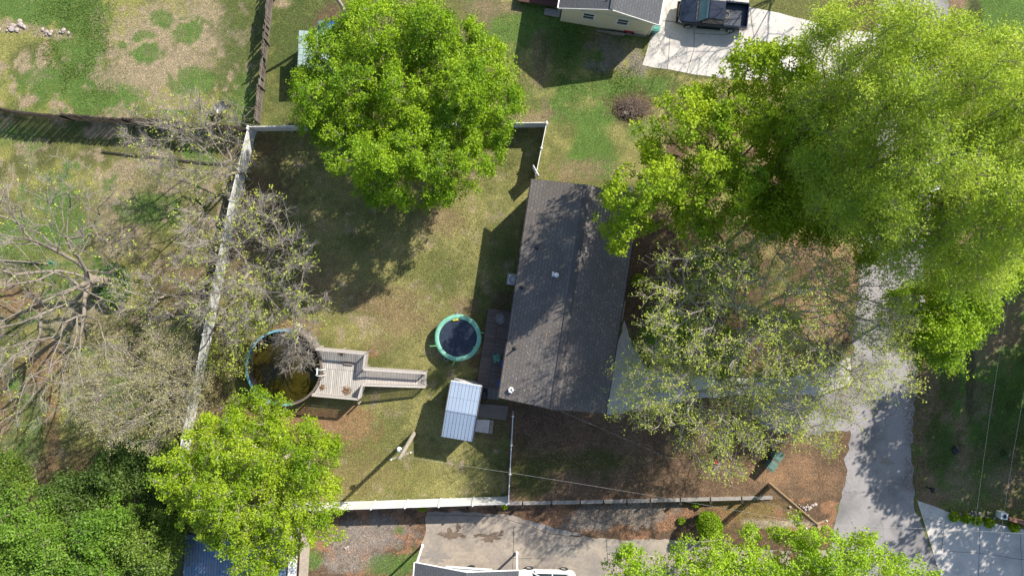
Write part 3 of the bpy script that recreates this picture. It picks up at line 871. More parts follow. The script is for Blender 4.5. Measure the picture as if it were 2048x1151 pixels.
tree('bare_tree', 'wide bare-twigged tree straddling the west white fence above the pool', 'tree', GB,
     [(370, 420), (460, 380), (560, 380), (620, 470), (655, 560), (655, 630), (600, 670), (500, 690), (420, 690), (350, 620), (330, 520)],
     2.5, 6.5, 9, 620, 9, 5, .13, 'leaf_bud', 'bark', gap=.4, gs=1.5, seed=12, twigs=True, twig=.8, tr=.014, tw_r=.009, rosr=.15, leafprob=.12, alpha=.5, base=(500, 540))
tree('bare_tree', 'small leafless grey tree whose twigs hang over the round pool', 'tree', GB,
     [(545, 650), (600, 645), (640, 680), (650, 730), (620, 755), (570, 745), (550, 710)],
     1.6, 3.2, 4.2, 130, 9, 0, .1, 'leaf_bud', 'bark_pale', gap=.2, gs=1, seed=13, twigs=True, twig=.6, tr=.012, tw_r=.011, alpha=.6, base=(603, 652))
tree('bare_tree', 'pale straw-coloured fine-twigged tree left of the west white fence', 'tree', GB,
     [(150, 720), (220, 680), (330, 660), (400, 700), (430, 780), (400, 850), (330, 900), (250, 890), (170, 840), (130, 780)],
     2, 5.5, 8.5, 430, 10, 7, .085, 'leaf_tan', 'bark', gap=.42, gs=1.2, seed=14, twigs=True, twig=.8, tr=.013, tw_r=.008, rosr=.2, leafprob=.6, alpha=.8, base=(415, 765))
tree('bare_tree', 'low twiggy bare tree in the yard between the big limbs and the straw-coloured tree', 'tree', GB,
     circ(300, 600, 70, seed=3), 1, 3, 4.5, 120, 7, 3, .11, 'leaf_bud', 'bark_pale', gap=.3, gs=1, seed=15, twigs=True, twig=.7, tr=.013, tw_r=.009, rosr=.15, leafprob=.3, base=(330, 590))
under = [(50, 1065, 78, 8, 'leaf_mid', 'mid-green tree with pale branches nearest the lower left corner'),
         (175, 1005, 70, 4, 'leaf_dark', 'dark green tree left of the lime tree in the south-west thicket'),
         (295, 1095, 72, 6.5, 'leaf_thicket', 'rounded mid-green tree just left of the blue metal roof'),
         (165, 1135, 66, 9, 'leaf_mid', 'mid-green tree at the bottom edge between two others in the thicket'),
         (270, 925, 62, 3.6, 'leaf_dark', 'low dark green tree just below the straw-coloured bare tree'),
         (352, 960, 48, 3.5, 'leaf_dark', 'small dark tree tucked against the lime tree by the fence corner'),
         (15, 975, 52, 5, 'leaf_thicket', 'dark tree at the left edge above the corner thicket'),
         (335, 1025, 44, 3.2, 'leaf_dark', 'small dark tree between the lime tree and the blue metal roof'),
         (225, 1050, 46, 8.5, 'leaf_mid', 'small bright crown rising in the middle of the south-west thicket'),
         (110, 1080, 40, 3, 'leaf_dark', 'lowest dark crown between the corner tree and the bright crown')]
for i, (x, y, r, h, lf, lb) in enumerate(under):
    tree('thicket_tree', lb, 'tree', 'trees of the south-west thicket', circ(x, y, r, 16, .28, seed=20 + i), .8, h * .62, h, int(r * r / 17) + 30, 6, 10, .165, lf, 'bark', gap=.54, gs=.95, seed=30 + i, twig=.55, rosr=.3, lobes=1.0)
tree('plane_tree', 'bright yellow-green tree along the bottom edge above the old driveway', 'tree', GB,
     [(1200, 1125), (1260, 1090), (1330, 1100), (1370, 1070), (1440, 1070), (1500, 1060), (1560, 1065), (1600, 1035), (1650, 1035), (1700, 1080), (1740, 1065), (1800, 1105), (1880, 1130), (1900, 1220), (1700, 1320), (1400, 1320), (1220, 1220)],
     2.5, 7, 9.5, 1000, 7, 11, .16, 'leaf_yellow', 'bark_pale', gap=.44, gs=1.2, seed=40, twig=.6, rosr=.22, lobes=1.0, base=(1560, 1140))
for i, (x, y, r, h, lf, lb) in enumerate(((1330, 655, 48, 4.2, 'leaf_mid', 'small green tree under the budding tree nearest the brown house'), (1440, 705, 44, 4, 'leaf_mid', 'small green tree under the budding tree just above the curved path'), (1545, 660, 50, 5, 'leaf_mid', 'small green tree under the budding tree farthest from the house'), (1440, 535, 85, 6, 'leaf_mid', 'loose olive-green small tree between the open-crowned and the budding tree'), (462, 715, 45, 3.5, 'leaf_bud', 'thin yellow-green sapling squeezed between the west fence and the round pool'), (500, 640, 40, 3.5, 'leaf_bud', 'thin yellow-green sapling just above the round pool'))):
    tree('small_tree', lb, 'tree', 'understorey trees', circ(x, y, r, seed=80 + i), .8, h * .6, h, 90, 6, 8 if i < 4 else 4, .14, lf, 'bark', gap=.46, gs=.9, seed=80 + i, twig=.5, rosr=.25, leafprob=1 if i < 4 else .6)
c = G(1640, -110)
tree('bare_tree', 'bare tree beyond the top edge whose shadow falls on the pale driveway', 'tree', GB, circ(c.x, c.y, 5, seed=99), 3, 7, 11, 260, 5, 2, .12, 'leaf_bud', 'bark', gap=.45, gs=1.2, seed=99, world=True, leafprob=.3)
# trees beyond the right edge that shade the road and the verge
for i, (gx, gy, r, h) in enumerate(((2200, 610, 6.5, 13), (2080, 680, 4.5, 11), (2230, 800, 6.5, 12), (2330, 950, 6, 12), (2300, 400, 6, 13))):
    c = G(gx, gy)
    tree('roadside_tree', ['tall green tree beyond the right edge shading the verge', 'slim tree beyond the right edge shading the road', 'broad tree beyond the right edge shading the lower verge', 'tree beyond the lower right corner shading the smooth driveway', 'tree beyond the upper right edge'][i], 'tree', 'trees beyond the right edge',
         circ(c.x, c.y, r, seed=60 + i), 3, h * .65, h, 340, 5, 6, .34, 'leaf_green', 'bark', gap=.5, gs=1.8, seed=70 + i, world=True, rosr=.4, twig=.7, simple=True)

def bush(name, label, px, py, r, h, leaf, n=5000, ls=.10, seed=0, group=None, squash=1.0):
    rng = np.random.default_rng(900 + seed)
    g = G(px, py)
    root = empty(name, g, 0, label, 'bush', group)
    mb = MB()
    for i in range(5):
        a = i * 1.3
        mb.tube([(0, 0, -.05), (.15 * r * math.cos(a), .15 * r * math.sin(a), h * .35), (.5 * r * math.cos(a), .5 * r * math.sin(a), h * .7)], [.05, .035, .012], 5)
    mb.build('trunk', 'bark', root)
    d = rng.normal(size=(n, 3)); d /= np.linalg.norm(d, axis=1, keepdims=True)
    rad = rng.uniform(.72, 1, n) ** .5
    lob = np.array([1 + .10 * noise.noise(Vector(x) * 2.2 + Vector((seed, 0, 0))) + .06 * noise.noise(Vector(x) * 6) for x in d])
    c = d * (rad * lob)[:, None] * np.array([r, r * squash, h / 2]) + np.array([0, 0, h / 2])
    c = c[c[:, 2] > .03]
    V, Q = leaves_np(c, ls, .6, rng, .2)
    np_mesh('foliage', V, Q, leaf, root, rnd=rng.random(len(c)))
    return root
bush('round_shrub', 'clipped egg-shaped bright green shrub below the retaining wall', 1409, 1037, .98, 2.6, 'leaf_bush', 11000, .09, 1)
bush('flowering_shrub', 'dark green shrub flecked with white at the foot of the big bare tree', 236, 568, 1.35, 1.2, 'leaf_flower', 5000, .12, 2, squash=1.25)
bush('red_shrub', 'small dark red shrub at the right edge of the verge', 2052, 718, .4, .8, 'leaf_red', 800, .1, 3)
for i, (x, y, lb) in enumerate(((1905, 1030, 'spiky green plant nearest the road at the top of the smooth driveway'), (1928, 1034, 'spiky green plant, second from the road along the smooth driveway'), (1950, 1038, 'middle spiky green plant along the stones above the smooth driveway'), (1975, 1043, 'spiky green plant left of the white box by the smooth driveway'), (2025, 1052, 'spiky green plant beside the brick kerb'))):
    bush('edging_plant', lb, x, y, .38, .45, 'leaf_green', 260, .2, 10 + i, 'plants edging the smooth driveway')
for i, (x, y, r, lb) in enumerate(((1362, 1040, .3, 'low weed beside the clipped shrub, on its left'), (1010, 1010, .25, 'tuft of weed at the foot of the retaining wall'), (1390, 1004, .35, 'ivy-like weed on the retaining wall above the clipped shrub'), (845, 1012, .35, 'tuft of weed at the corner of the old driveway'), (1300, 700, .8, 'low green shrub beside the curved front path'), (1345, 650, .8, 'low green shrub in the mulch near the front of the house'), (1275, 560, .5, 'small shrub against the front wall of the house'), (2010, 905, .3, 'pale tuft on the shaded verge'))):
    bush('low_plant', lb, x, y, r, r * 1.1, 'leaf_green' if i != 7 else 'leaf_flower', int(700 * r + 150), .13, 20 + i, 'low plants')

# ------------------------------------------------------------------ main house
def frame(root, px, py, z):
    """photo pixel at height z -> local point of a root"""
    p = P(px, py, z) - root.location
    p.rotate(Matrix.Rotation(-root.rotation_euler.z, 3, 'Z'))
    return p
def window(root, c, w, h, face, bars=True, mat='whitetrim', sh=None):
    """c centre on wall plane, face 0=+x 1=-x 2=+y 3=-y"""
    nx, ny = ((1, 0), (-1, 0), (0, 1), (0, -1))[face]
    tx, ty = (-ny, nx)
    def bx(mb, u, z, du, dz, dep, out):
        cc = (c[0] + tx * u + nx * out, c[1] + ty * u + ny * out, c[2] + z)
        mb.box(cc, (abs(tx) * du + abs(nx) * dep, abs(ty) * du + abs(ny) * dep, dz))
    mb = MB()
    t = .09
    bx(mb, 0, h / 2 + t / 2, w + 2 * t, t, .07, .03); bx(mb, 0, -h / 2 - t / 2, w + 2 * t, t, .09, .04)
    bx(mb, w / 2 + t / 2, 0, t, h, .07, .03); bx(mb, -w / 2 - t / 2, 0, t, h, .07, .03)
    if bars: bx(mb, 0, 0, w, .06, .05, .028)
    f = mb.build('window', mat, root)
    g = MB(); bx(g, 0, 0, w, h, .02, .012); g.build('pane', 'glass', f)
    return f

EZ = 3.55
tl, bl, br = P(1063, 358, EZ), P(997, 795, EZ), P(1212, 826, EZ)
ax = (tl - bl); HL = ax.length; HW = (br - bl).length
hrot = math.atan2(ax.y, ax.x) - math.pi / 2
hc = (tl + br) / 2
house = empty('ranch_house', (hc.x, hc.y, 0), hrot, 'long brown-shingled single-storey house in the middle of the plot', 'house')
w2, l2 = HW / 2, HL / 2
RZ = EZ + w2 * math.tan(R(19))
mb = MB()
ww, wl = w2 - .4, l2 - .35
mb.prism([(-ww, -wl), (ww, -wl), (ww, wl), (-ww, wl)], -.1, EZ - .02)
for s in (-1, 1):
    y0, y1 = s * wl, s * (wl - .2)
    zt = EZ + .35 * math.tan(R(19)) - .02
    zr = RZ - .15
    b = len(mb.v)
    mb.v += [(-ww, y0, EZ - .02), (ww, y0, EZ - .02), (0, y0, zr), (-ww, y1, EZ - .02), (ww, y1, EZ - .02), (0, y1, zr)]
    mb.f += [(b, b + 1, b + 2), (b + 3, b + 5, b + 4), (b, b + 2, b + 5, b + 3), (b + 1, b + 4, b + 5, b + 2)]
mb.build('wall', 'house_wall', house)
roof = MB()
th = .14
for s in (-1, 1):
    b = len(roof.v)
    xe, xr = s * w2, s * .001
    roof.v += [(xe, -l2, EZ), (xe, l2, EZ), (xr, l2, RZ), (xr, -l2, RZ), (xe, -l2, EZ - th), (xe, l2, EZ - th), (xr, l2, RZ - th), (xr, -l2, RZ - th)]
    roof.f += [(b, b + 1, b + 2, b + 3), (b + 4, b + 7, b + 6, b + 5), (b, b + 4, b + 5, b + 1), (b, b + 3, b + 7, b + 4), (b + 1, b + 5, b + 6, b + 2)]
rf = roof.build('roof', 'shingle', house)
mb = MB()
for s in (-1, 1):
    t_ = math.tan(R(19))
    b = len(mb.v)
    mb.v += [(s * .24, -l2 - .02, RZ + .03 - .24 * t_ + .03), (s * .24, l2 + .02, RZ + .06 - .24 * t_), (0, l2 + .02, RZ + .07), (0, -l2 - .02, RZ + .07), (s * .26, -l2 - .02, RZ - .24 * t_ - .01), (s * .26, l2 + .02, RZ - .24 * t_ - .01)]
    mb.f += [(b, b + 1, b + 2, b + 3), (b, b + 4, b + 5, b + 1)]
mb.build('ridge_vent', 'ridge', rf)
mb = MB()
for s in (-1, 1):
    mb.box((s * (w2 + .035), 0, EZ - .11), (.07, HL, .12))
mb.build('gutter', 'dark_trim', rf)
def on_roof(px, py):
    p = frame(house, px, py, EZ + .5)
    for _ in range(5):
        z = RZ - abs(p.x) * math.tan(R(19)); p = frame(house, px, py, z)
    return p
for px, py in ((1075, 495), (1044, 574), (1030, 696)):
    p = on_roof(px, py)
    MB().lathe([(.17, .0), (.13, .06), (.06, .08), (.055, .42), (.04, .42), (.04, .2)], p, 12).build('vent_pipe', 'black_plastic', rf)
p = on_roof(1110, 549)
mb = MB(); mb.lathe([(.16, 0), (.12, .1), (.1, .35), (.17, .36), (.17, .42), (.001, .5)], (p.x + .08, p.y, p.z), 14); mb.box((p.x - .16, p.y + .02, p.z + .12), (.12, .34, .2)); mb.box((p.x - .03, p.y, p.z + .12), (.2, .1, .1))
mb.build('roof_vent', 'white_metal', rf)
p = on_roof(1022, 779)
mb = MB()
for a in range(6):
    mb.lathe([(.001, .0), (.08, .03), (.08, .1), (.001, .13)], (p.x + .13 * math.cos(a), p.y + .16 * math.sin(a), p.z + .02 + .03 * (a % 2)), 8)
mb.build('roof_bracket', 'white_metal', rf)
p = on_roof(1258, 379)
MB().box((p.x, p.y, p.z + .1), (.35, .3, .2)).box((p.x + .1, p.y - .15, p.z + .2), (.2, .2, .15), .4).build('roof_box', 'white_metal', rf)
for y, w in ((5.4, 1.2), (2.4, .8), (-5.6, 1.0)):
    window(house, (-ww, y, 2.2), w, 1.1, 1)
for y, w in ((5.0, 1.6), (1.8, 1.2), (-3.4, 1.6), (-6, 1.2)):
    window(house, (ww, y, 2.1), w, 1.2, 0)
mb = MB().box((ww + .02, -.6, 1.5), (.06, .95, 2.1)); dr = mb.build('door', 'whitetrim', house)
MB().box((ww + .08, -.95, 1.5), (.06, .06, .12)).build('handle', 'metal', dr)
mb = MB().box((-ww - .02, -4.4, 1.95), (.06, 1.6, 2.0)); dr = mb.build('door', 'whitetrim', house)
MB().box((-ww - .08, -4.4, 1.9), (.06, .06, .15)).build('handle', 'metal', dr)
mb = MB()
for i in range(3): mb.box((ww + .4 + .3 * i, -.6, .36 - .12 * i - .1), (.8 - .2 * i if i == 0 else .3, 1.6, .34 - .12 * i * 1 + .2 - .1 * i))
mb.build('front_step', 'concrete_old', house)
# specks of fallen litter on the roof
rng = np.random.default_rng(5)
n = 750
x = rng.uniform(-w2 + .1, w2 - .1, n); x = np.where(rng.random(n) < .5, np.abs(x), x); y = l2 - 2 - (rng.random(n) ** .8) * (HL - 2.2)
z = RZ - np.abs(x) * math.tan(R(19)) + .02
V, Q = leaves_np(np.stack([x, y, z], 1), .065, .7, rng, 4)
M['litter_pale'] = leaf_mat('pale_litter', (.42, .34, .22), (.6, .52, .38), .1)
M['litter_brown'] = leaf_mat('brown_litter', (.10, .055, .035), (.30, .19, .12), .1)
o = np_mesh('fallen_catkins', V, Q, 'litter_pale', None, rnd=rng.random(n)); o.parent = house
tag(o, kind='stuff')

# back deck
dk = empty('back_deck', P(988, 698, 0), hrot, 'dark brown plank deck along the back wall of the brown house', 'deck')
DZ = .75
c4 = [frame(dk, x, y, DZ) for x, y in ((975, 615), (1032, 622), (1012, 782), (961, 773))]
dw = (c4[1] - c4[0]).length; dl = (c4[0] - c4[3]).length
mid = (c4[0] + c4[2]) / 2
x0, x1, y0, y1 = mid.x - dw / 2, mid.x + dw / 2, mid.y - dl / 2, mid.y + dl / 2
MB().box(((x0 + x1) / 2, (y0 + y1) / 2, DZ - .03), (dw, dl, .06)).build('deck_boards', 'deck_brown', dk)
mb = MB()
mb.box((x0 + .03, (y0 + y1) / 2, DZ - .17), (.05, dl - .02, .2)).box(((x0 + x1) / 2, y0 + .03, DZ - .17), (dw - .1, .05, .2)).box(((x0 + x1) / 2, y1 - .03, DZ - .17), (dw - .1, .05, .2))
mb.build('deck_skirt', 'deck_brown', dk)
for yy in np.linspace(y0 + .2, y1 - .2, 5):
    for xx in (x0 + .12, x1 - .2):
        MB().box((xx, yy, DZ / 2 - .2), (.1, .1, DZ - .1)).build('post', 'fence_wood', dk)
mb = MB()
for i in range(3): mb.box((x1 - .9, y0 - .16 - .28 * i, DZ - .2 - .2 * i), (1.1, .27, .05))
mb.build('step', 'weathered', dk)

def wire_table(label, px, py, z, r, rz=.3, mat='metal', h=.45):
    g = P(px, py, z + h); g.z = z
    root = empty('patio_table', g, rz, label, 'table')
    mb = MB()
    for rr in (r, r * .62, r * .3):
        mb.tube([(rr * math.cos(a), rr * 1.15 * math.sin(a), h) for a in np.linspace(0, 2 * math.pi, 24, endpoint=False)], .018, 5, True)
    for a in np.linspace(0, 2 * math.pi, 8, endpoint=False):
        mb.bar((0, 0, h), (r * math.cos(a), r * 1.15 * math.sin(a), h), .015)
    mb.build('table_top', mat, root)
    for a in np.linspace(.4, 2 * math.pi + .4, 4, endpoint=False):
        MB().tube([(r * .7 * math.cos(a), r * .7 * math.sin(a), h), (r * .9 * math.cos(a), r * .9 * math.sin(a), 0)], .018, 5).build('leg', mat, root)
    return root
wire_table('round wire patio table on the dark back deck', 1000, 637, DZ, .3)
def potted(label, px, py, z):
    g = P(px, py, z + .4); g.z = z
    root = empty('potted_plant', g, 0, label, 'plant')
    MB().lathe([(.001, .0), (.11, 0), (.16, .26), (.14, .26), (.13, .22), (.001, .22)], n=14).build('pot', 'flower_pot', root)
    rng = np.random.default_rng(77)
    c = rng.normal(size=(220, 3)) * [.13, .13, .08] + [0, 0, .38]
    V, Q = leaves_np(c, .13, .6, rng, .3)
    np_mesh('foliage', V, Q, 'leaf_flower', root, rnd=rng.random(220))
M['leaf_aqua'] = leaf_mat('aqua_leaves', (.12, .35, .28), (.2, .5, .42), .2)
potted('potted plant with pale blue-green leaves on the dark back deck', 994, 716, DZ)
bpy.data.objects['foliage'] if False else None
for o in bpy.data.objects:
    if o.parent and o.parent.name.startswith('potted_plant') and o.name.startswith('foliage'):
        o.data.materials[0] = M['leaf_aqua']
def deck_chair(label, px, py, z, rz):
    g = P(px, py, z + .4); g.z = z
    root = empty('deck_chair', g, rz, label, 'chair', 'blue chairs along the back wall')
    MB().box((0, 0, .42), (.5, .48, .05)).build('seat', 'blue_plastic', root, bevel=.01)
    MB().box((.27, 0, .68), (.05, .48, .5), 0, 0, .2).build('backrest', 'blue_plastic', root, bevel=.01)
    for s in (-1, 1):
        for t in (-1, 1):
            MB().bar((.22 * s, .21 * t, .42), (.25 * s, .23 * t, 0), .03).build('leg', 'metal', root)
        MB().box((0, .27 * s, .62), (.46, .05, .03)).build('armrest', 'blue_plastic', root)
    return root
deck_chair('blue deck chair under the eave nearest the wire patio table', 1019, 682, DZ, hrot + .1)
deck_chair('blue deck chair under the eave just right of the potted plant', 1008, 727, DZ, hrot)
deck_chair('blue deck chair under the eave at the lower end of the deck', 1002, 765, DZ, hrot - .1)

# air conditioner
g = P(1026, 559, .7); g.z = 0
ac = empty('air_conditioner', g, hrot, 'white air conditioning unit against the back wall of the brown house', 'air conditioner')
MB().box((0, 0, .38), (.72, .72, .7)).build('casing', 'white_metal', ac, bevel=.03)
mb = MB().lathe([(.3, .0), (.3, .02), (.26, .02), (.26, 0)], (0, 0, .73), 20)
for rr in (.2, .12): mb.tube([(rr * math.cos(a), rr * math.sin(a), .745) for a in np.linspace(0, 2 * math.pi, 16, endpoint=False)], .008, 4, True)
mb.build('fan_grille', 'black_plastic', ac)
MB().box((0, 0, .015), (.95, .95, .07)).build('base', 'concrete_old', ac)

# ------------------------------------------------------------------ metal shed
SZ = 2.25
a, b, c = P(902, 762, SZ), P(883, 873, SZ), P(945, 882, SZ)
axs = a - b
sh = empty('garden_shed', ((a + c) / 2).xy.to_3d(), math.atan2(axs.y, axs.x) - math.pi / 2, 'small shed with a blue-grey ribbed metal roof', 'shed')
sl, sw = axs.length / 2, (c - b).length / 2
RP = .42
MB().prism([(-sw + .1, -sl + .12), (sw - .1, -sl + .12), (sw - .1, sl - .12), (-sw + .1, sl - .12)], -.05, SZ - .02).build('wall', 'shed_wall', sh)
mb = MB()
for s in (-1, 1):
    b = len(mb.v)
    mb.v += [(-sw, s * sl, SZ), (sw, s * sl, SZ), (sw, s * .001, SZ + RP), (-sw, s * .001, SZ + RP), (-sw, s * sl, SZ - .05), (sw, s * sl, SZ - .05), (sw, s * .001, SZ + RP - .05), (-sw, s * .001, SZ + RP - .05)]
    mb.f += [(b, b + 1, b + 2, b + 3), (b + 4, b + 7, b + 6, b + 5), (b, b + 4, b + 5, b + 1), (b + 1, b + 5, b + 6, b + 2), (b, b + 3, b + 7, b + 4)]
sr = mb.build('roof', 'shed_roof', sh)
mb = MB()
for s in (-1, 1):
    mb = MB()
    for t in (-1, 1):
        mb.bar((s * (sw + .03), t * sl, SZ - .01), (s * (sw + .03), 0, SZ + RP - .01), .06, .14)
    mb.build('verge_trim', 'dark_trim', sr)
mb = MB().box((0, 0, SZ + RP + .012), (2 * sw, .10, .03)); mb.build('ridge_cap', 'shed_roof', sr)
mb = MB()
for xx in np.arange(-sw + .13, sw, .26):
    for s in (-1, 1):
        mb.bar((xx, s * sl, SZ + .012), (xx, s * .05, SZ + RP - .01), .03, .025)
mb.build('roof_rib', 'shed_roof', sr)
MB().box((0, sl - .02, SZ - .15), (2 * sw, .06, .30)).build('fascia', 'white_metal', sh)
d = MB().box((sw - .08, -.3, 1.0), (.06, 1.3, 1.9)).build('door', 'whitetrim', sh)
MB().box((sw - .02, .2, 1.0), (.08, .05, .2)).build('handle', 'dark_trim', d)

# board, rubble pad, barbecue by the shed
def slab(name, label, cat, poly, z, th, mat):
    pts = [P(x, y, z) for x, y in poly]
    c = sum(pts, Vector()) / len(pts)
    mb = MB().prism([(p.x - c.x, p.y - c.y) for p in pts], z - th, z)
    o = mb.build(name, mat, None, bevel=.008, loc=(c.x, c.y, 0)); tag(o, label, cat); return o
slab('plywood_board', 'large brown board lying between the metal shed and the brown house', 'board', [(958, 806), (1017, 811), (1013, 840), (954, 833)], .12, .1, 'pad')
slab('paving_slab', 'pale blotchy paving slab on the right side of the metal shed', 'paving slab', [(952, 838), (980, 839), (977, 866), (948, 862)], .06, .05, 'concrete')
slab('wooden_step', 'narrow grey plank beside the pale blotchy paving slab', 'plank', [(981, 839), (988, 840), (985, 867), (978, 866)], .09, .08, 'plank')
g = P(967, 790, .9); g.z = 0
gr = empty('barbecue_grill', g, hrot, 'black covered barbecue between the shed and the back deck', 'barbecue')
mb = MB().lathe([(.001, .95), (.2, .95), (.3, .85), (.33, .6), (.3, .45), (.001, .4)], n=16); mb.build('lid', 'black_plastic', gr, smooth=True)
MB().box((0, 0, .55), (.5, .95, .1)).build('shelf', 'black_plastic', gr, bevel=.02)
for s in (-1, 1):
    for t in (-1, 1):
        MB().bar((.18 * s, .35 * t, .5), (.2 * s, .4 * t, 0), .05).build('leg', 'black_plastic', gr)

# ------------------------------------------------------------------ trampoline
TZ = .85
g = P(916, 675, TZ)
tr_ = empty('trampoline', (g.x, g.y, 0), 0, 'round trampoline with teal padding and a navy mat', 'trampoline')
TR = 47.5 * CAM_H / FPX * (1 - TZ / CAM_H)
mb = MB()
n = 60
k = [(TR * .80, TZ + .02), (TR * .82, TZ + .05), (TR * .90, TZ + .06), (TR * .97, TZ + .045), (TR * 1.0, TZ - .03), (TR * .98, TZ - .05)]
mb.lathe(k, n=n, jit=.004)
mb.build('padding', 'teal', tr_, smooth=True)
MB().lathe([(.001, TZ - .03), (TR * .4, TZ - .015), (TR * .81, TZ)], n=48).build('jumping_mat', 'blackmesh', tr_)
MB().tube([(TR * .96 * math.cos(a), TR * .96 * math.sin(a), TZ - .04) for a in np.linspace(0, 2 * math.pi, 40, endpoint=False)], .025, 6, True).build('frame', 'metal', tr_)
for i in range(4):
    a = i * math.pi / 2 + .5
    pts = [(TR * .95 * math.cos(a + s * .25), TR * .95 * math.sin(a + s * .25), z) for s, z in ((-1, TZ - .04), (-1, .03), (1, .03), (1, TZ - .04))]
    MB().tube(pts, .022, 6).build('leg', 'metal', tr_)
for a, L in ((R(200), .42), (R(262), .34), (R(14), .2), (R(-28), -.45)):
    p0 = (TR * .97 * math.cos(a), TR * .97 * math.sin(a), TZ + .06)
    rr = TR + L
    p1 = (rr * math.cos(a - .06), rr * math.sin(a - .06), TZ + .10)
    MB().tube([p0, p1], .035, 6).build('net_pole', 'green_pole', tr_)
mb = MB()
a0 = P(912, 636, TZ) - Vector((g.x, g.y, 0)); a1 = P(918, 623, .25) - Vector((g.x, g.y, 0))
for dx in (-.14, .14): mb.bar((a0.x + dx, a0.y, TZ - .05), (a1.x + dx, a1.y, 0), .035)
for s in (.2, .4, .6, .8):
    q = Vector((a0.x, a0.y, TZ - .05)).lerp(Vector((a1.x, a1.y, 0)), s)
    mb.box(q, (.28, .05, .03))
mb.build('ladder', 'metal', tr_)
MB().box((a0.x - .02, a0.y - .12, TZ + .1), (.42, .09, .04), .1).box((a0.x + .1, a0.y - .08, TZ + .11), (.14, .12, .03), .5).build('safety_flap', 'yellow', tr_)
g2 = P(892, 718, .1)
o = MB().tube([(.15 * math.cos(a), .15 * math.sin(a), .06) for a in np.linspace(0, 2 * math.pi, 18, endpoint=False)], .035, 6, True).build('hose_coil', 'metal', loc=(g2.x, g2.y, 0)); tag(o, 'small grey coil on the grass below the trampoline', 'hose coil')

# ------------------------------------------------------------------ pool
PZ, WZ = 1.3, .25
g = P(567.5, 734.5, PZ)
PR = 76.5 * (CAM_H - PZ) / FPX
pool = empty('swimming_pool', (g.x, g.y, 0), 0, 'round above-ground pool full of murky brown-green water', 'swimming pool')
MB().lathe([(PR - .03, 0), (PR - .03, PZ - .02)], n=48).build('outer_wall', 'pool_outer', pool)
MB().lathe([(.001, .04), (PR - .1, .04), (PR - .1, PZ - .02)], n=48).build('liner', 'pool_wall', pool)
MB().lathe([(.001, WZ), (PR - .1, WZ)], n=48).build('water', 'water', pool)
rim = [(PR - .13, PZ - .02), (PR - .13, PZ + .03), (PR + .03, PZ + .03), (PR + .03, PZ - .06), (PR - .02, PZ - .06)]
MB().lathe(rim, n=34, a0=R(75), a1=R(282)).build('rim', 'pool_blue', pool)
MB().lathe([(r_, z_ - .004) for r_, z_ in rim], n=26, a0=R(-78), a1=R(75)).build('rim', 'fence_wood', pool)['label'] = 'dull brown stretch of rim on the deck side'
for a in np.linspace(0, 2 * math.pi, 16, endpoint=False):
    MB().box(((PR + .01) * math.cos(a), (PR + .01) * math.sin(a), PZ / 2 - .04), (.07, .14, PZ - .06), a).build('upright', 'pool_outer', pool)
mb = MB()
lx, ly = PR * math.cos(R(-6)), PR * math.sin(R(-6))
for dy in (-.22, .22):
    mb.tube([(lx - .35, ly + dy, WZ - .2), (lx - .35, ly + dy, PZ + .35), (lx - .2, ly + dy, PZ + .6), (lx + .15, ly + dy, PZ + .6), (lx + .3, ly + dy, PZ + .4), (lx + .3, ly + dy, PZ)], .028, 6)
for z in (.7, 1.0, 1.25): mb.box((lx - .35, ly, z), (.1, .44, .03))
mb.build('ladder', 'white_metal', pool)

# ------------------------------------------------------------------ pool deck
DK = 1.15
o0 = P(690, 740, DK)
pdk = empty('pool_deck', (o0.x, o0.y, 0), R(-5.5), 'grey weathered timber deck beside the round pool with a railed ramp', 'deck')
def F(px, py, z): return frame(pdk, px, py, z)
def rail_run(a, b, nb, z0a, z0b, h=.95, posts=True, name='railing', ext=.12):
    """a run of top rail, bottom rail and balusters from a to b (local xy)"""
    mb = MB()
    a, b = Vector((a[0], a[1], 0)), Vector((b[0], b[1], 0))
    A = lambda s, dz: Vector((a.x + (b.x - a.x) * s, a.y + (b.y - a.y) * s, z0a + (z0b - z0a) * s + dz))
    mb.bar(A(0, h), A(1, h), .14, .04); mb.bar(A(0, h - .07), A(1, h - .07), .04, .09); mb.bar(A(0, .1), A(1, .1), .04, .09)
    L = (b - a).length; d = (b - a).normalized(); nrm = Vector((d.y, -d.x, 0)) * .045
    for i in range(nb):
        s = (i + .5) / nb
        p = A(s, 0)
        mb.bar(p + nrm + Vector((0, 0, -.06)), p + nrm + Vector((0, 0, h - .02)), .04, .04)
    r = mb.build(name, 'rail_wood', pdk)
    if posts:
        for s in (0, 1):
            p = A(s, 0)
            MB().box((p.x, p.y, (p.z + h - .05) / 2), (.09, .09, p.z + h - .05)).build('post', 'rail_wood', pdk)
    return r
pf = [F(x, y, DK) for x, y in ((636, 694), (736, 703), (732, 733), (730, 764), (722, 794), (629, 785), (640, 766), (645, 740), (643, 715))]
MB().prism([(p.x, p.y) for p in pf], DK - .05, DK).build('platform', 'weathered_x', pdk)
mb = MB()
for i in range(len(pf)):
    a, b = pf[i], pf[(i + 1) % len(pf)]
    mb.bar((a.x * .985, a.y * .985, DK - .15), (b.x * .985, b.y * .985, DK - .15), .04, .18)
mb.build('joist', 'fence_wood', pdk)
for x, y in ((650, 700), (690, 703), (733, 706), (645, 780), (690, 787), (718, 790), (690, 745)):
    p = F(x, y, DK); MB().box((p.x, p.y, DK / 2 - .05), (.1, .1, DK - .1)).build('support_post', 'fence_wood', pdk)
r1, r2 = F(732, 734, DK), F(730, 765, DK)
e1, e2 = F(854, 742, .12), F(853, 769, .12)
mb = MB()
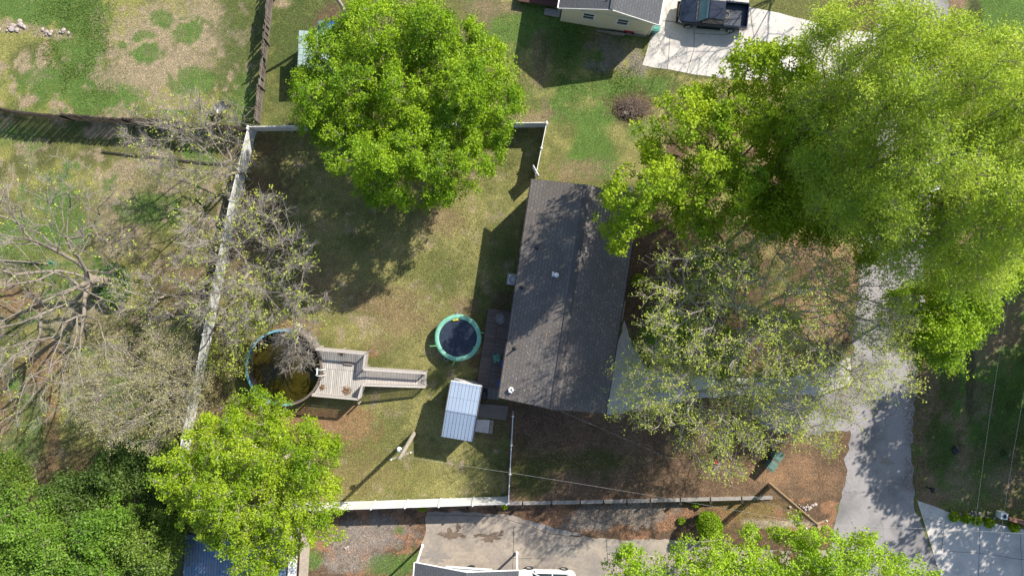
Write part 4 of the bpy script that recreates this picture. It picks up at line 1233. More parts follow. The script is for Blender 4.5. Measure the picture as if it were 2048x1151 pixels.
for q in range(22):
    s0, s1 = q / 22 + .003, (q + 1) / 22 - .003
    a, b = r1.lerp(e1, s0), r1.lerp(e1, s1); c, d = r2.lerp(e2, s1), r2.lerp(e2, s0)
    za, zb = DK * (1 - s0) ** 1 + .12 * s0, DK * (1 - s1) + .12 * s1
    k = len(mb.v)
    for dz in (0, -.04):
        mb.v += [(a.x, a.y, za + dz), (b.x, b.y, zb + dz), (c.x, c.y, zb + dz), (d.x, d.y, za + dz)]
    mb.f += [(k, k + 1, k + 2, k + 3), (k + 4, k + 7, k + 6, k + 5), (k, k + 4, k + 5, k + 1), (k + 1, k + 5, k + 6, k + 2), (k + 2, k + 6, k + 7, k + 3), (k + 3, k + 7, k + 4, k)]
mb.build('ramp', 'rail_wood', pdk)
n1, n2, n3 = F(638, 695, DK), F(736, 704, DK), F(732, 734, DK)
rail_run(n2, n1, 30, DK, DK); rail_run(n3, n2, 10, DK, DK)
rail_run(e1, r1, 34, .12, DK); rail_run(r2, e2, 34, DK, .12)
q1, q2, q3 = F(730, 766, DK), F(722, 793, DK), F(631, 785, DK)
rail_run(q3, q2, 30, DK, DK); rail_run(q2, q1, 9, DK, DK)
p = F(697, 726, DK + .1); MB().box((p.x, p.y, DK + .11), (.7, .25, .03), 0).box((p.x - .2, p.y, DK + .05), (.05, .2, .1)).box((p.x + .2, p.y, DK + .05), (.05, .2, .1)).build('bench_board', 'pad', pdk)
rng = np.random.default_rng(9)
for (x, y, r, nn, lb) in ((693, 781, .30, 260, 'heap of dry brown leaves on the pool deck near its lower railing'), (645, 774, .18, 110, 'small scatter of dry leaves at the pool side of the deck'), (683, 705, .2, 120, 'dry leaves in the shade of the upper railing of the pool deck'), (646, 748, .12, 50, 'little pile of dry leaves by the pool ladder')):
    p = P(x, y, DK + .03)
    c = rng.normal(size=(nn, 3)) * [r * .5, r * .5, .02] + [0, 0, .04]; c[:, 2] = np.abs(c[:, 2])
    V, Q = leaves_np(c, .09, .7, rng, 1)
    o = np_mesh('leaf_pile', V, Q, 'litter_brown', None, rnd=rng.random(nn)); o.location = (p.x, p.y, DK + .005); tag(o, lb, 'leaf pile', kind='stuff')
for x0_, y0_, x1_, y1_, lb in ((692, 695, 696, 681, 'short upright post sticking up beyond the upper railing of the pool deck'), (724, 800, 726, 811, 'short pale stake in the grass below the pool deck')):
    a = G(x0_, y0_)
    MB_ = MB().bar((0, 0, -.05), (.0, 0, 1.1), .09).box((0, 0, 1.12), (.12, .12, .04)); tag(MB_.build('stake', 'pole_wood', None, loc=a), lb, 'post')

# ------------------------------------------------------------------ white vinyl fences
def vinyl(label, pix, h=1.62, sp=2.44, mat='white', flip=1):
    pts = [G(x, y) for x, y in pix]
    root = empty('vinyl_fence', pts[0], 0, label, 'fence', 'white fence runs round the back yard')
    o = pts[0]
    for a, b in zip(pts[:-1], pts[1:]):
        L = (b - a).length; k = max(1, round(L / sp))
        for i in range(k):
            p, q = a.lerp(b, i / k) - o, a.lerp(b, (i + 1) / k) - o
            mb = MB(); mid = (p + q) / 2; d = (q - p).normalized(); ang = math.atan2(d.y, d.x); LL = (q - p).length
            mb.box((mid.x, mid.y, h / 2 + .04 + mid.z), (LL - .14, .035, h - .2), ang)
            mb.box((mid.x, mid.y, h + mid.z - .02), (LL - .13, .05, .13), ang); mb.box((mid.x, mid.y, .1 + mid.z), (LL - .13, .05, .13), ang)
            mb.build('panel', mat, root)
            for e, pp in enumerate((p, q)):
                if e == 1 and i < k - 1: continue
                MB().box((pp.x, pp.y, h / 2 + pp.z + .03), (.13, .13, h + .16), ang).lathe([(.12, h + .11), (.10, h + .15), (.001, h + .21)], (pp.x, pp.y, pp.z), 4).build('post', mat, root)
    return root
vinyl('white vinyl fence along the north side under the big maple', [(513, 262), (800, 258), (1091, 254)])
vinyl('white vinyl fence run from the north-east yard corner down to the brown roof', [(1091, 256), (1071, 352)])
vinyl('long white vinyl fence along the west side of the back yard', [(512, 266), (478, 404), (446, 560), (415, 717), (385, 862), (360, 1012)])
vinyl('white vinyl fence along the south side of the back yard', [(362, 1014), (685, 1003), (1013, 992)])
vinyl('white vinyl fence from the house corner to the south fence', [(1026, 822), (1017, 990)], sp=1.9)
a, b = G(1076, 357), G(1065, 337)
gt = empty('fence_gate', a, 0, 'white vinyl gate standing ajar at the top corner of the brown house', 'gate')
d = b - a
MB().bar((0, 0, .95), (d.x, d.y, .95), .04, 1.6).build('panel', 'white', gt)
MB().bar((0, 0, 1.79), (d.x, d.y, 1.79), .06, .1).build('top_rail', 'white', gt)

def board_fence(label, pix, h, mat, postmat='fence_wood', lean=.0, cat='fence', seed=1, gaps=.05):
    rg = random.Random(seed)
    pts = [G(x, y) for x, y in pix]; o = pts[0]
    root = empty('board_fence', o, 0, label, cat)
    for a, b in zip(pts[:-1], pts[1:]):
        L = (b - a).length; k = max(1, round(L / 2.4)); d = (b - a).normalized(); nrm = Vector((-d.y, d.x, 0)); ang = math.atan2(d.y, d.x)
        for i in range(k):
            p, q = a.lerp(b, i / k) - o, a.lerp(b, (i + 1) / k) - o
            ln = lean + rg.uniform(-.12, .12)
            mb = MB(); LL = (q - p).length; nb = int(LL / .15)
            for j in range(nb):
                if rg.random() < gaps: continue
                s = (j + .5) / nb; c = p.lerp(q, s); hh = h + rg.uniform(-.07, .05)
                l2_ = ln + rg.uniform(-.03, .03)
                mb.bar(c + Vector((0, 0, -.02)), c + nrm * l2_ * 1 + d * rg.uniform(-.04, .04) + Vector((0, 0, hh)), .138, .02)
            for z in (.35, h - .35):
                mb.bar(p + nrm * (ln * z / h + .04) + Vector((0, 0, z)), q + nrm * (ln * z / h + .04) + Vector((0, 0, z)), .04, .09)
            mb.build('panel', mat, root)
            MB().bar(p + nrm * .06 + Vector((0, 0, -.1)), p + nrm * (.06 + ln) + Vector((0, 0, h - .05)), .1).build('post', postmat, root)
    return root
board_fence('weathered grey-brown board fence leaning beside the big maple at the top', [(553, -60), (547, 0), (537, 90), (528, 180), (521, 248)], 1.85, 'fence_wood', lean=.25, seed=2)
board_fence('long near-black board fence across the upper left yards', [(-60, 214), (0, 220), (70, 232), (150, 240), (330, 250), (500, 262)], 1.8, 'fence_dark', lean=0, seed=3, gaps=.02)

# low rail and timber in the left yard
def rod(name, label, cat, pix, zs, r, mat, n=6):
    pts = [G(x, y) for x, y in pix]; o = pts[0].copy()
    mb = MB().tube([p - o + Vector((0, 0, z)) for p, z in zip(pts, zs)], r, n)
    return tag(mb.build(name, mat, None, loc=o), label, cat)
rod('metal_pipe', 'long thin dark pipe lying on the grass below the near-black fence', 'pipe', [(205, 303), (255, 309), (320, 315), (400, 325), (460, 330)], [.12] * 5, .05, 'dark_trim')
rod('metal_pipe', 'straight pale pipe on the grass at the left edge', 'pipe', [(0, 520), (60, 524), (98, 527)], [.1] * 3, .05, 'plank')
rod('garden_hose', 'short bright green hose end beside the pale pipe', 'hose', [(95, 526), (102, 523), (110, 526), (106, 531)], [.05] * 4, .05, 'bin_teal')
def rocks(label, px, py, n, spread, seed, s=.16):
    rg = random.Random(seed); g = G(px, py)
    mb = MB()
    for i in range(n):
        c = (rg.gauss(0, spread), rg.gauss(0, spread * .35), .05)
        q_ = s * rg.uniform(.3, 1.2); mb.lathe([(.001, -.06), (q_ * .8, -.02), (q_, .03), (q_ * .6, .07), (.001, .075)], c, 6, jit=.4)
    return tag(mb.build('rock_pile', 'rock', None, loc=g), label, 'rocks', None, 'stuff')
rocks('heap of pale rocks at the upper left edge', 27, 56, 14, .45, 1, .2)
rocks('row of small pale rocks right of the larger heap at the upper left', 107, 66, 12, .5, 2)
rocks('bricks and stones under the twiggy tree left of the west fence', 330, 632, 10, .35, 3)
g = P(440, 214, .6); g.z = 0
wb = empty('wheelbarrow', g, .4, 'grey-blue wheelbarrow behind the near-black fence under twigs', 'wheelbarrow')
MB().poly([(-.3, -.25, .35), (.3, -.25, .35), (.3, .25, .35), (-.3, .25, .35)]).poly([(-.3, -.25, .35), (.3, -.25, .35), (.45, -.35, .65), (-.4, -.35, .62)]).poly([(-.3, .25, .35), (.3, .25, .35), (.45, .35, .65), (-.4, .35, .62)]).poly([(.3, -.25, .35), (.3, .25, .35), (.45, .35, .65), (.45, -.35, .65)]).poly([(-.3, -.25, .35), (-.3, .25, .35), (-.4, .35, .62), (-.4, -.35, .62)]).build('tray', 'metal', wb)
MB().tube([(.55 + .18 * math.cos(a) * 1, 0, .2 + .18 * math.sin(a)) for a in np.linspace(0, 2 * math.pi, 14, endpoint=False)], .04, 6, True).build('wheel', 'rubber', wb)
for s in (-1, 1): MB().bar((.55, .08 * s, .2), (-.85, .28 * s, .55), .035).build('handle', 'plank', wb)
o = slab('white_board', 'pale white board lying just outside the lower west fence', 'board', [(368, 770), (380, 768), (378, 842), (365, 846)], .05, .04, 'concrete')

# dead trunk at the top
g = G(697, 34)
tag(MB().tube([(0, 0, -.1), (-.05, .1, 1), (-.3, .5, 3), (-.6, 1.0, 5), (-1.1, 1.6, 7)], [.2, .17, .14, .1, .06], 8).tube([(-.3, .5, 3), (.2, 1.2, 4.4)], [.07, .03], 6).build('dead_trunk', 'bark_pale', None, loc=g), 'bare pale leaning trunk at the top edge left of the big maple', 'dead tree')
# teal-roofed lean-to behind the maple
KZ = 2.0
kc = P(632, 100, KZ)
ks = empty('small_shed', (kc.x, kc.y, 0), R(-3), 'small shed with a pale teal sheet roof half under the big maple', 'shed')
MB().box((0, 0, KZ / 2 - .05), (2.2, 2.3, KZ - .1)).build('wall', 'shed_wall', ks)
MB().box((0, 0, KZ + .02), (2.5, 2.6, .05), 0, 0, .06).build('roof', 'teal_roof', ks)
def binn(label, px, py, rz, mat, zt=1.05, group=None, s=1.0):
    g = P(px, py, zt); g.z = float(gz(g.x, g.y))
    root = empty('wheelie_bin', g, rz, label, 'bin', group)
    b = []
    mb = MB()
    w0, w1, d0, d1 = .22, .29, .24, .34
    k = 0
    mb.v += [(-w0, -d0, .06), (w0, -d0, .06), (w0, d0, .06), (-w0, d0, .06), (-w1, -d1, .95), (w1, -d1, .95), (w1, d1, .95), (-w1, d1, .95)]
    mb.f += [(3, 2, 1, 0), (4, 5, 6, 7), (0, 1, 5, 4), (1, 2, 6, 5), (2, 3, 7, 6), (3, 0, 4, 7)]
    mb.build('body', mat, root, bevel=.02)
    ld = MB().box((0, -.01, 1.0), (.62, .72, .05)).box((0, -.02, 1.04), (.48, .5, .04)).build('lid', mat, root, bevel=.015)
    MB().bar((-.24, .40, .98), (.24, .40, .98), .04).build('handle', mat, root)
    for x in (-.25, .25):
        MB().tube([(x - .03, .27, .12), (x + .03, .27, .12)], .12, 12).build('wheel', 'rubber', root)
    root.scale = (s, s, s)
    return root
bl_ = 'two green bins by the front corner'
binn('green wheelie bin nearer the budding tree, one of two by the front corner', 1558, 913, R(-35), 'bin_green', group=bl_, s=1.0)
binn('green wheelie bin nearer the brown utility pole, one of two by the front corner', 1546, 932, R(-35), 'bin_green', group=bl_, s=1.0)
binn('teal wheelie bin at the corner of the cream house', 1313, 52, R(-10), 'bin_teal')
binn('dark blue bin beside the teal-roofed shed, nearest the big maple', 660, 52, 0, 'blue_plastic', 1.0)
binn('dark green bin beside the teal-roofed shed, farther from the big maple', 644, 52, 0, 'bin_green', 1.0)
g = G(677, 56)
ty = empty('ride_on_toy', g, .3, 'small red toy car beside the bins at the teal-roofed shed', 'toy')
MB().box((0, 0, .2), (.7, .35, .2)).box((-.1, 0, .38), (.3, .3, .18)).build('body', 'red', ty, bevel=.04)
for x in (-.23, .23):
    for y in (-.2, .2): MB().tube([(x, y - .03, .1), (x, y + .03, .1)], .1, 10).build('wheel', 'rubber', ty)

# ------------------------------------------------------------------ cream neighbour house
NZ = 3.1
a, b = P(1117, 16, NZ), P(1318, 50, NZ)
nrot = math.atan2(b.y - a.y, b.x - a.x)
nw = (b - a).length / 2; nl = 6.5
mid = (a + b) / 2
nh = empty('cream_house', (mid.x, mid.y, 0), nrot, 'cream-sided house with charcoal shingles cut by the top edge', 'house')
NR = NZ + nw * math.tan(R(20))
mb = MB()
wx = nw - .3; wy0, wy1 = .22, 2 * nl - .3
mb.prism([(-wx, wy0), (wx, wy0), (wx, wy1), (-wx, wy1)], -.1, NZ - .02)
b_ = len(mb.v)
mb.v += [(-wx, wy0, NZ - .02), (wx, wy0, NZ - .02), (0, wy0, NR - .14), (-wx, wy0 + .1, NZ - .02), (wx, wy0 + .1, NZ - .02), (0, wy0 + .1, NR - .14)]
mb.f += [(b_, b_ + 1, b_ + 2), (b_ + 3, b_ + 5, b_ + 4)]
mb.build('wall', 'siding', nh)
mb = MB()
for s in (-1, 1):
    k = len(mb.v)
    mb.v += [(s * nw, 0, NZ), (s * nw, 2 * nl, NZ), (s * .001, 2 * nl, NR), (s * .001, 0, NR), (s * nw, 0, NZ - .13), (s * nw, 2 * nl, NZ - .13), (s * .001, 2 * nl, NR - .13), (s * .001, 0, NR - .13)]
    mb.f += [(k, k + 1, k + 2, k + 3), (k + 4, k + 7, k + 6, k + 5), (k, k + 4, k + 5, k + 1), (k, k + 3, k + 7, k + 4), (k + 1, k + 5, k + 6, k + 2)]
nr = mb.build('roof', 'shingle_dark', nh)
MB().box((nw + .06, nl, NZ - .07), (.12, 2 * nl, .13)).box((-nw - .05, nl, NZ - .07), (.09, 2 * nl, .13)).build('gutter', 'whitetrim', nr)
mb = MB()
for s in (-1, 1): mb.bar((s * nw, -.02, NZ - .07), (0, -.02, NR - .07), .03, .16)
mb.build('fascia', 'whitetrim', nr)
MB().box((0, nl, NR + .02), (.24, 2 * nl, .05)).build('ridge_cap', 'shingle_dark', nr)
MB().tube([(-.05, 1.1, NR - .05), (-.05, 1.1, NR + .35)], .05, 8).build('vent_pipe', 'black_plastic', nr)
for x in (-1.35, 1.15): window(nh, (x, wy0, 2.0), .75, .95, 3)
MB().tube([(wx + .12, wy0 + .1, NZ - .1), (wx + .12, wy0 + .1, .1)], .05, 6).build('downpipe', 'whitetrim', nh)
MB().box((0, wy0 - .03, NZ - .28), (2 * wx, .04, .05)).build('trim', 'whitetrim', nh)
a = G(1076, 6)
nd = empty('side_deck', (a.x, a.y, 0), nrot, 'dark red-brown plank deck beside the cream house at the top edge', 'deck')
MB().box((0, .9, .5), (3.0, 2.4, .05)).build('deck_boards', 'deck_red', nd)
for x in (-1.35, 1.35): MB().box((x, -.2, .24), (.1, .1, .47)).build('post', 'fence_wood', nd)
o = slab('stone_steps', 'grey stone steps below the dark deck of the cream house', 'steps', [(1090, 16), (1122, 20), (1119, 34), (1088, 28)], .2, .2, 'stone')
o = slab('plank_stack', 'pale planks stacked along the foot of the cream house wall', 'planks', [(1218, 62), (1250, 66), (1249, 71), (1218, 67)], .25, .22, 'plank')
o = slab('plank_stack', 'longer grey plank lying in front of the cream house wall', 'planks', [(1195, 60), (1292, 70), (1292, 73), (1195, 63)], .12, .1, 'stone')
g = G(1258, 60)
mw = empty('lawn_mower', g, nrot, 'red lawn mower against the wall of the cream house', 'lawn mower')
MB().box((0, 0, .28), (.75, .55, .22)).build('deck', 'red', mw, bevel=.06)
MB().lathe([(.001, .55), (.14, .53), (.17, .4)], n=12).build('engine', 'black_plastic', mw)
for s in (-1, 1):
    MB().bar((.3, .2 * s, .3), (1.0, .2 * s, .85), .03).build('handle', 'metal', mw)
    for x in (-.3, .3): MB().tube([(x, s * .27, .12), (x, s * .33, .12)], .12, 12).build('wheel', 'rubber', mw)

# ------------------------------------------------------------------ vehicles
def loft(secs, close=True):
    """secs: list of rings of equal length"""
    mb = MB(); n = len(secs[0])
    for r in secs: mb.v += [tuple(p) for p in r]
    for i in range(len(secs) - 1):
        for j in range(n):
            j2 = (j + 1) % n
            mb.f.append((i * n + j, i * n + j2, (i + 1) * n + j2, (i + 1) * n + j))
    mb.f.append(tuple(range(n))); mb.f.append(tuple((len(secs) - 1) * n + j for j in range(n))[::-1])
    return mb
def ring(x, hw, z0, z1, tuck=.06, r=.1):
    return [(x, -hw + tuck, z0), (x, hw - tuck, z0), (x, hw, z0 + .22), (x, hw, z1 - r), (x, hw - r * .8, z1), (x, -hw + r * .8, z1), (x, -hw, z1 - r), (x, -hw, z0 + .22)]
def wheels(root, xs, hw, r, w=.24):
    for x in xs:
        for s in (-1, 1):
            wh = MB().lathe([(r * .6, -w / 2), (r * .93, -w / 2), (r, -w / 3), (r, w / 3), (r * .93, w / 2), (r * .6, w / 2)], n=24)
            wh.v = [(v[0] + x, v[2] * 1 + s * hw, v[1] + r) for v in wh.v]
            o = wh.build('wheel', 'rubber', root)
            rm = MB().lathe([(.001, w * .38 * 1), (r * .25, w * .38), (r * .3, w * .2), (r * .55, w * .25), (r * .62, w * .45)], n=10)
            rm.v = [(v[0] + x, s * v[2] + s * hw, v[1] + r) for v in rm.v]
            rm.build('rim', 'chrome', o)
def pickup(label, px, py, rz):
    g = P(px, py, .9); g.z = 0
    t = empty('pickup_truck', g, rz, label, 'pickup truck')
    # front faces -x
    secs = [ring(-2.85, .78, .42, .88), ring(-2.78, .9, .38, 1.0), ring(-2.4, .97, .36, 1.08), ring(-1.5, .99, .36, 1.16), ring(-1.25, .99, .36, 1.18), ring(.85, .99, .36, 1.14)]
    loft(secs).build('body', 'truck', t, smooth=False, bevel=.03)
    # bed: floor, sides, tailgate
    MB().box((1.85, 0, .78), (1.98, 1.86, .08)).build('bed', 'truckbed', t)
    for s in (-1, 1):
        MB().box((1.82, s * .945, .86), (1.95, .10, .68)).box((1.82, s * .945, 1.215), (1.95, .14, .035)).build('bed_side', 'truck', t, bevel=.02)
    MB().box((2.83, 0, .86), (.07, 1.88, .66)).box((2.83, 0, 1.205), (.10, 1.9, .03)).build('tailgate', 'truck', t, bevel=.02)
    MB().box((2.95, 0, .55), (.18, 1.85, .18)).build('bumper', 'chrome', t, bevel=.03)
    MB().box((-2.92, 0, .55), (.16, 1.7, .22)).build('bumper', 'black_plastic', t, bevel=.03)
    # cab
    def cr(x, hw, z): return [(x, -hw, z), (x, hw, z)]
    base = [(-1.35, .93, 1.15), (.86, .93, 1.13)]; topp = [(-.55, .74, 1.78), (.72, .76, 1.76)]
    def q(x0, hw0, z0, x1, hw1, z1, mat, name, inset=0):
        pass
    mb = MB()
    B = [(-1.35, -.93, 1.14), (-1.35, .93, 1.14), (.88, .93, 1.12), (.88, -.93, 1.12)]
    T = [(-.58, -.74, 1.76), (-.58, .74, 1.76), (.76, .75, 1.75), (.76, -.75, 1.75)]
    mb.v = B + T
    mb.f = [(0, 1, 2, 3), (4, 5, 6, 7), (0, 1, 5, 4), (1, 2, 6, 5), (2, 3, 7, 6), (3, 0, 4, 7)]
    cab = mb.build('cab', 'truck', t, bevel=.06)
    def pane(pts, mat, name, off):
        c = [Vector(p) for p in pts]; n = (c[1] - c[0]).cross(c[2] - c[0]).normalized()
        cc = sum(c, Vector()) / 4
        if n.dot(cc - Vector((0, 0, 1.2))) < 0: n = -n
        m2 = MB(); m2.poly([p + n * off for p in c]); m2.poly([p + n * (off - .01) for p in c][::-1])
        return m2.build(name, mat, cab)
    pane([(-1.27, -.82, 1.2), (-1.27, .82, 1.2), (-.62, .69, 1.73), (-.62, -.69, 1.73)], 'glass_blue', 'windscreen', .012)
    pane([(.862, -.75, 1.25), (.862, .75, 1.25), (.78, .66, 1.68), (.78, -.66, 1.68)], 'glass', 'rear_window', .02)
    for s in (-1, 1):
        pane([(-1.05, s * .895, 1.24), (-.2, s * .895, 1.24), (-.2, s * .775, 1.66), (-.55, s * .775, 1.66)], 'glass', 'side_window', .018)
        pane([(-.1, s * .895, 1.24), (.72, s * .895, 1.24), (.62, s * .775, 1.66), (-.1, s * .775, 1.66)], 'glass', 'side_window', .018)
        MB().box((-.98, s * 1.07, 1.2), (.12, .2, .16)).build('wing_mirror', 'black_plastic', t, bevel=.02)
        MB().box((-2.68, s * .76, .86), (.26, .30, .2), s * .45).build('headlight', 'lamp_glass', t, bevel=.04)
        MB().box((2.88, s * .9, .88), (.06, .14, .3)).build('tail_light', 'lamp_red', t, bevel=.01)
        MB().box((-.15, s * 1.0, .4), (2.0, .16, .05)).build('running_board', 'black_plastic', t)
    MB().box((-2.9, 0, .8), (.05, 1.0, .26)).build('grille', 'black_plastic', t)
    MB().box((-1.42, 0, 1.19), (.12, 1.5, .02)).build('wiper_cowl', 'black_plastic', t)
    wheels(t, (-1.85, 1.75), .92, .38)
    return t
tk = pickup('dark navy four-door pickup truck parked on the pale concrete driveway', 1427, 27, R(-5.5))
tk.scale = (.88, .92, .92)
g = P(1449, 33, 1.0)
o = MB().tube([(.26 * math.cos(a), .26 * math.sin(a), 0) for a in np.linspace(0, 2 * math.pi, 20, endpoint=False)], .07, 8, True).build('spare_ring', 'pad', None, loc=(g.x, g.y, 1.28)); tag(o, 'grey hoop resting on the side of the pickup bed', 'tyre')
def car(label, px, py, rz, z=.7):
    g = P(px, py, z); g.z = float(gz(g.x, g.y))
    t = empty('parked_car', g, rz, label, 'car')
    secs = [ring(-2.25, .6, .4, .7), ring(-2.1, .8, .32, .84), ring(-1.7, .88, .28, .92), ring(-.9, .9, .28, 1.0), ring(1.5, .9, .28, 1.0), ring(2.0, .86, .3, .96), ring(2.2, .7, .4, .85)]
    loft(secs).build('body', 'carwhite', t, bevel=.04)
    mb = MB()
    B = [(-1.1, -.82, .98), (-1.1, .82, .98), (1.9, .8, .96), (1.9, -.8, .96)]; T = [(-.4, -.64, 1.45), (-.4, .64, 1.45), (1.3, .64, 1.43), (1.3, -.64, 1.43)]
    mb.v = B + T; mb.f = [(0, 1, 2, 3), (4, 5, 6, 7), (0, 1, 5, 4), (1, 2, 6, 5), (2, 3, 7, 6), (3, 0, 4, 7)]
    cab = mb.build('cabin', 'glass', t, bevel=.05)
    MB().box((.45, 0, 1.46), (1.75, 1.3, .05)).build('roof', 'carwhite', cab, bevel=.02)
    for s in (-1, 1):
        for xa, xb, th_ in ((-1.08, -.4, .07), (.4, .4, .07), (1.9, 1.3, .1)):
            MB().bar((xa, s * .83, 1.0), (xb, s * .66, 1.46), th_).build('pillar', 'carwhite', cab)
        MB().box((-.85, s * .98, 1.02), (.1, .18, .12)).build('wing_mirror', 'carwhite', t, bevel=.02)
        MB().box((-2.1, s * .6, .68), (.2, .28, .12), s * .4).build('headlight', 'lamp_glass', t, bevel=.02)
        MB().box((2.12, s * .62, .78), (.1, .26, .14)).build('tail_light', 'lamp_red', t, bevel=.02)
    wheels(t, (-1.35, 1.35), .82, .33, .2)
    return t
car('white car parked beside the charcoal carport roof at the bottom edge', 1094, 1172, R(-1.5), .7)
car('white car mostly hidden on the road under the pale feathery tree', 1866, 330, R(88), 1.3)

# ------------------------------------------------------------------ south garage and blue roofed building
QZ = 2.7
def roofed(name, label, cat, corners, z, ridge, mat, wall, trim, open_=False):
    """corners tl, tr, br eave corners in pixels at height z; ridge runs along y"""
    a, b, c = [P(x, y, z) for x, y in corners]
    mid = (a + c) / 2
    rz = math.atan2(b.y - a.y, b.x - a.x)
    w = (b - a).length / 2; l = (c - b).length / 2
    gzz = float(gz(mid.x, mid.y))
    root = empty(name, (mid.x, mid.y, gzz), rz, label, cat)
    z = z - gzz
    if open_:
        for sx in (-1, 1):
            for sy in (-1, 0, 1):
                MB().box((sx * (w - .12), sy * (l - .12), z / 2 - .05), (.13, .13, z - .1)).box((sx * (w - .12), sy * (l - .12), .12), (.2, .2, .14)).build('post', wall, root)
            MB().box((sx * (w - .12), 0, z - .12), (.1, 2 * l - .3, .16)).build('beam', wall, root)
    else:
        mb = MB().prism([(-w + .25, -l + .25), (w - .25, -l + .25), (w - .25, l - .25), (-w + .25, l - .25)], -.1, z - .02); mb.build('wall', wall, root)
    mb = MB()
    for s in (-1, 1):
        k = len(mb.v)
        mb.v += [(s * w, -l, z), (s * w, l, z), (s * .001, l, z + ridge), (s * .001, -l, z + ridge), (s * w, -l, z - .1), (s * w, l, z - .1), (s * .001, l, z + ridge - .1), (s * .001, -l, z + ridge - .1)]
        mb.f += [(k, k + 1, k + 2, k + 3), (k + 4, k + 7, k + 6, k + 5), (k, k + 4, k + 5, k + 1), (k, k + 3, k + 7, k + 4), (k + 1, k + 5, k + 6, k + 2)]
    rf = mb.build('roof', mat, root)
    mb = MB().box((-w - .05, 0, z - .05), (.09, 2 * l, .12)).box((w + .05, 0, z - .05), (.09, 2 * l, .12))
    for s in (-1, 1): mb.bar((s * w, l + .025, z - .04), (0, l + .025, z + ridge - .04), .04, .13)
    mb.build('fascia', trim, rf)
    return root, w, l, z
gr_, w, l, z = roofed('carport', 'carport with a charcoal gabled roof and white trim at the bottom edge', 'carport', ((826, 1124), (1034, 1140), (1030, 1290)), QZ, .95, 'shingle_dark', 'whitetrim', 'whitetrim', open_=True)
g = P(937, 1146, 0); g.z = float(gz(g.x, g.y))
jb = empty('boat_trailer', g, R(-4), 'white ribbed flat trailer poking out under the carport gable', 'trailer')
MB().box((0, -.25, .55), (3.6, 1.3, .12)).build('bed', 'white_metal', jb, bevel=.02)
for s_ in (-1, 1): MB().box((0, -.25 + s_ * .62, .66), (3.6, .08, .12)).build('side_rail', 'white_metal', jb)
for s_ in (-1, 1):
    MB().tube([(.2, -.25 + s_ * .5, .28), (.2, -.25 + s_ * .62, .28)], .26, 14).build('wheel', 'rubber', jb)
bl2, w, l, z = roofed('metal_roofed_building', 'building with a blue corrugated metal roof under the lime-green tree', 'building', ((368, 1066), (574, 1080), (568, 1260)), 3.0, .7, 'blue_roof', 'shed_wall', 'dark_trim')
mb = MB().box((w + .40, 0, z - .10), (.6, 2 * l, .06)); mb.build('gutter', 'whitetrim', bl2)
MB().box((w + .35, 0, .08), (.7, 2 * l, .12)).build('plinth', 'concrete_old', bl2)

# retaining wall
pts = [G(x, y + 2) for x, y in ((935, 1006), (1045, 1004), (1160, 1002), (1300, 999), (1420, 996), (1545, 993))]
rw = empty('retaining_wall', (pts[0].x, pts[0].y, 0), 0, 'low grey timber retaining wall along the south boundary', 'wall')
o = Vector((pts[0].x, pts[0].y, 0))
for a, b in zip(pts[:-1], pts[1:]):
    a2, b2 = Vector((a.x, a.y, 0)) - o, Vector((b.x, b.y, 0)) - o
    k = max(1, round((b2 - a2).length / 2.1))
    for i in range(k):
        p, q = a2.lerp(b2, i / k), a2.lerp(b2, (i + 1) / k)
        d = (q - p).normalized()
        mb = MB()
        for j in range(4):
            zc = -.72 + .24 * j
            mb.bar(p + d * .05 + Vector((0, random.uniform(-.01, .01) + .02 * j, zc)), q - d * .05 + Vector((0, .02 * j, zc)), .26 if j == 3 else .2, .22)
        mb.build('wall_panel', 'stone', rw)
        MB().box((p.x, p.y - .2, -.3), (.2, .16, 1.1)).build('wall_post', 'fence_dark', rw)

# ------------------------------------------------------------------ poles and wires
def upole(label, bx, by, tx, ty, mat, r=.15, lamp=None):
    b = G(bx, by)
    # height so that a vertical pole ends where the photo shows its top
    best = min(np.arange(4, 14, .1), key=lambda h: (lambda q: (q[0] - tx) ** 2 + (q[1] - ty) ** 2)(PIX(b.x, b.y, h)))
    root = empty('utility_pole', b, 0, label, 'utility pole')
    h = best - b.z
    MB().tube([(0, 0, -.2), (0, 0, h * .5), (0, 0, h)], [r * 1.1, r, r * .8], 12).build('pole', mat, root)
    MB().box((0, 0, h - .5), (1.6, .09, .11), R(20)).build('crossarm', mat, root)
    for s in (-1, 0, 1):
        MB().lathe([(.03, 0), (.05, .04), (.03, .09), (.045, .12), (.001, .16)], (s * .7 * math.cos(R(20)), s * .7 * math.sin(R(20)), h - .44), 8).build('insulator', 'white_metal', root)
    return root, h, b
up1, h1, b1 = upole('pale grey utility pole with a round lamp standing on the lower lawn', 828, 866, 800, 915, 'pole_wood')
lp = MB().tube([(0, 0, h1 * .62), (-.25, -.05, h1 * .68), (-.35, -.05, h1 * .68)], .03, 6).build('lamp_arm', 'metal', up1)
MB().lathe([(.001, .0), (.12, .01), (.19, .1), (.19, .17), (.12, .25), (.001, .28)], (-.42, -.05, h1 * .64), 16).build('lamp_head', 'white_metal', lp, smooth=True)
up2, h2, b2 = upole('brown utility pole rising at the mulched front corner beside the two bins', 1539, 968, 1645, 1046, 'pole_brown')
MB().tube([(.2, -.12, 0), (.2, -.12, h2 * .75)], .05, 6).build('conduit', 'metal', up2)
def wire(label, a, b, sag=.5, r=.012):
    a, b = Vector(a), Vector(b); o = a.copy()
    pts = [a.lerp(b, s) - o - Vector((0, 0, 4 * sag * s * (1 - s))) for s in np.linspace(0, 1, 16)]
    return tag(MB().tube(pts, r, 4).build('power_line', 'wire', None, loc=o), label, 'cable', 'overhead cables')
t1, t2 = b1 + Vector((0, 0, h1 - .3)), b2 + Vector((0, 0, h2 - .3))
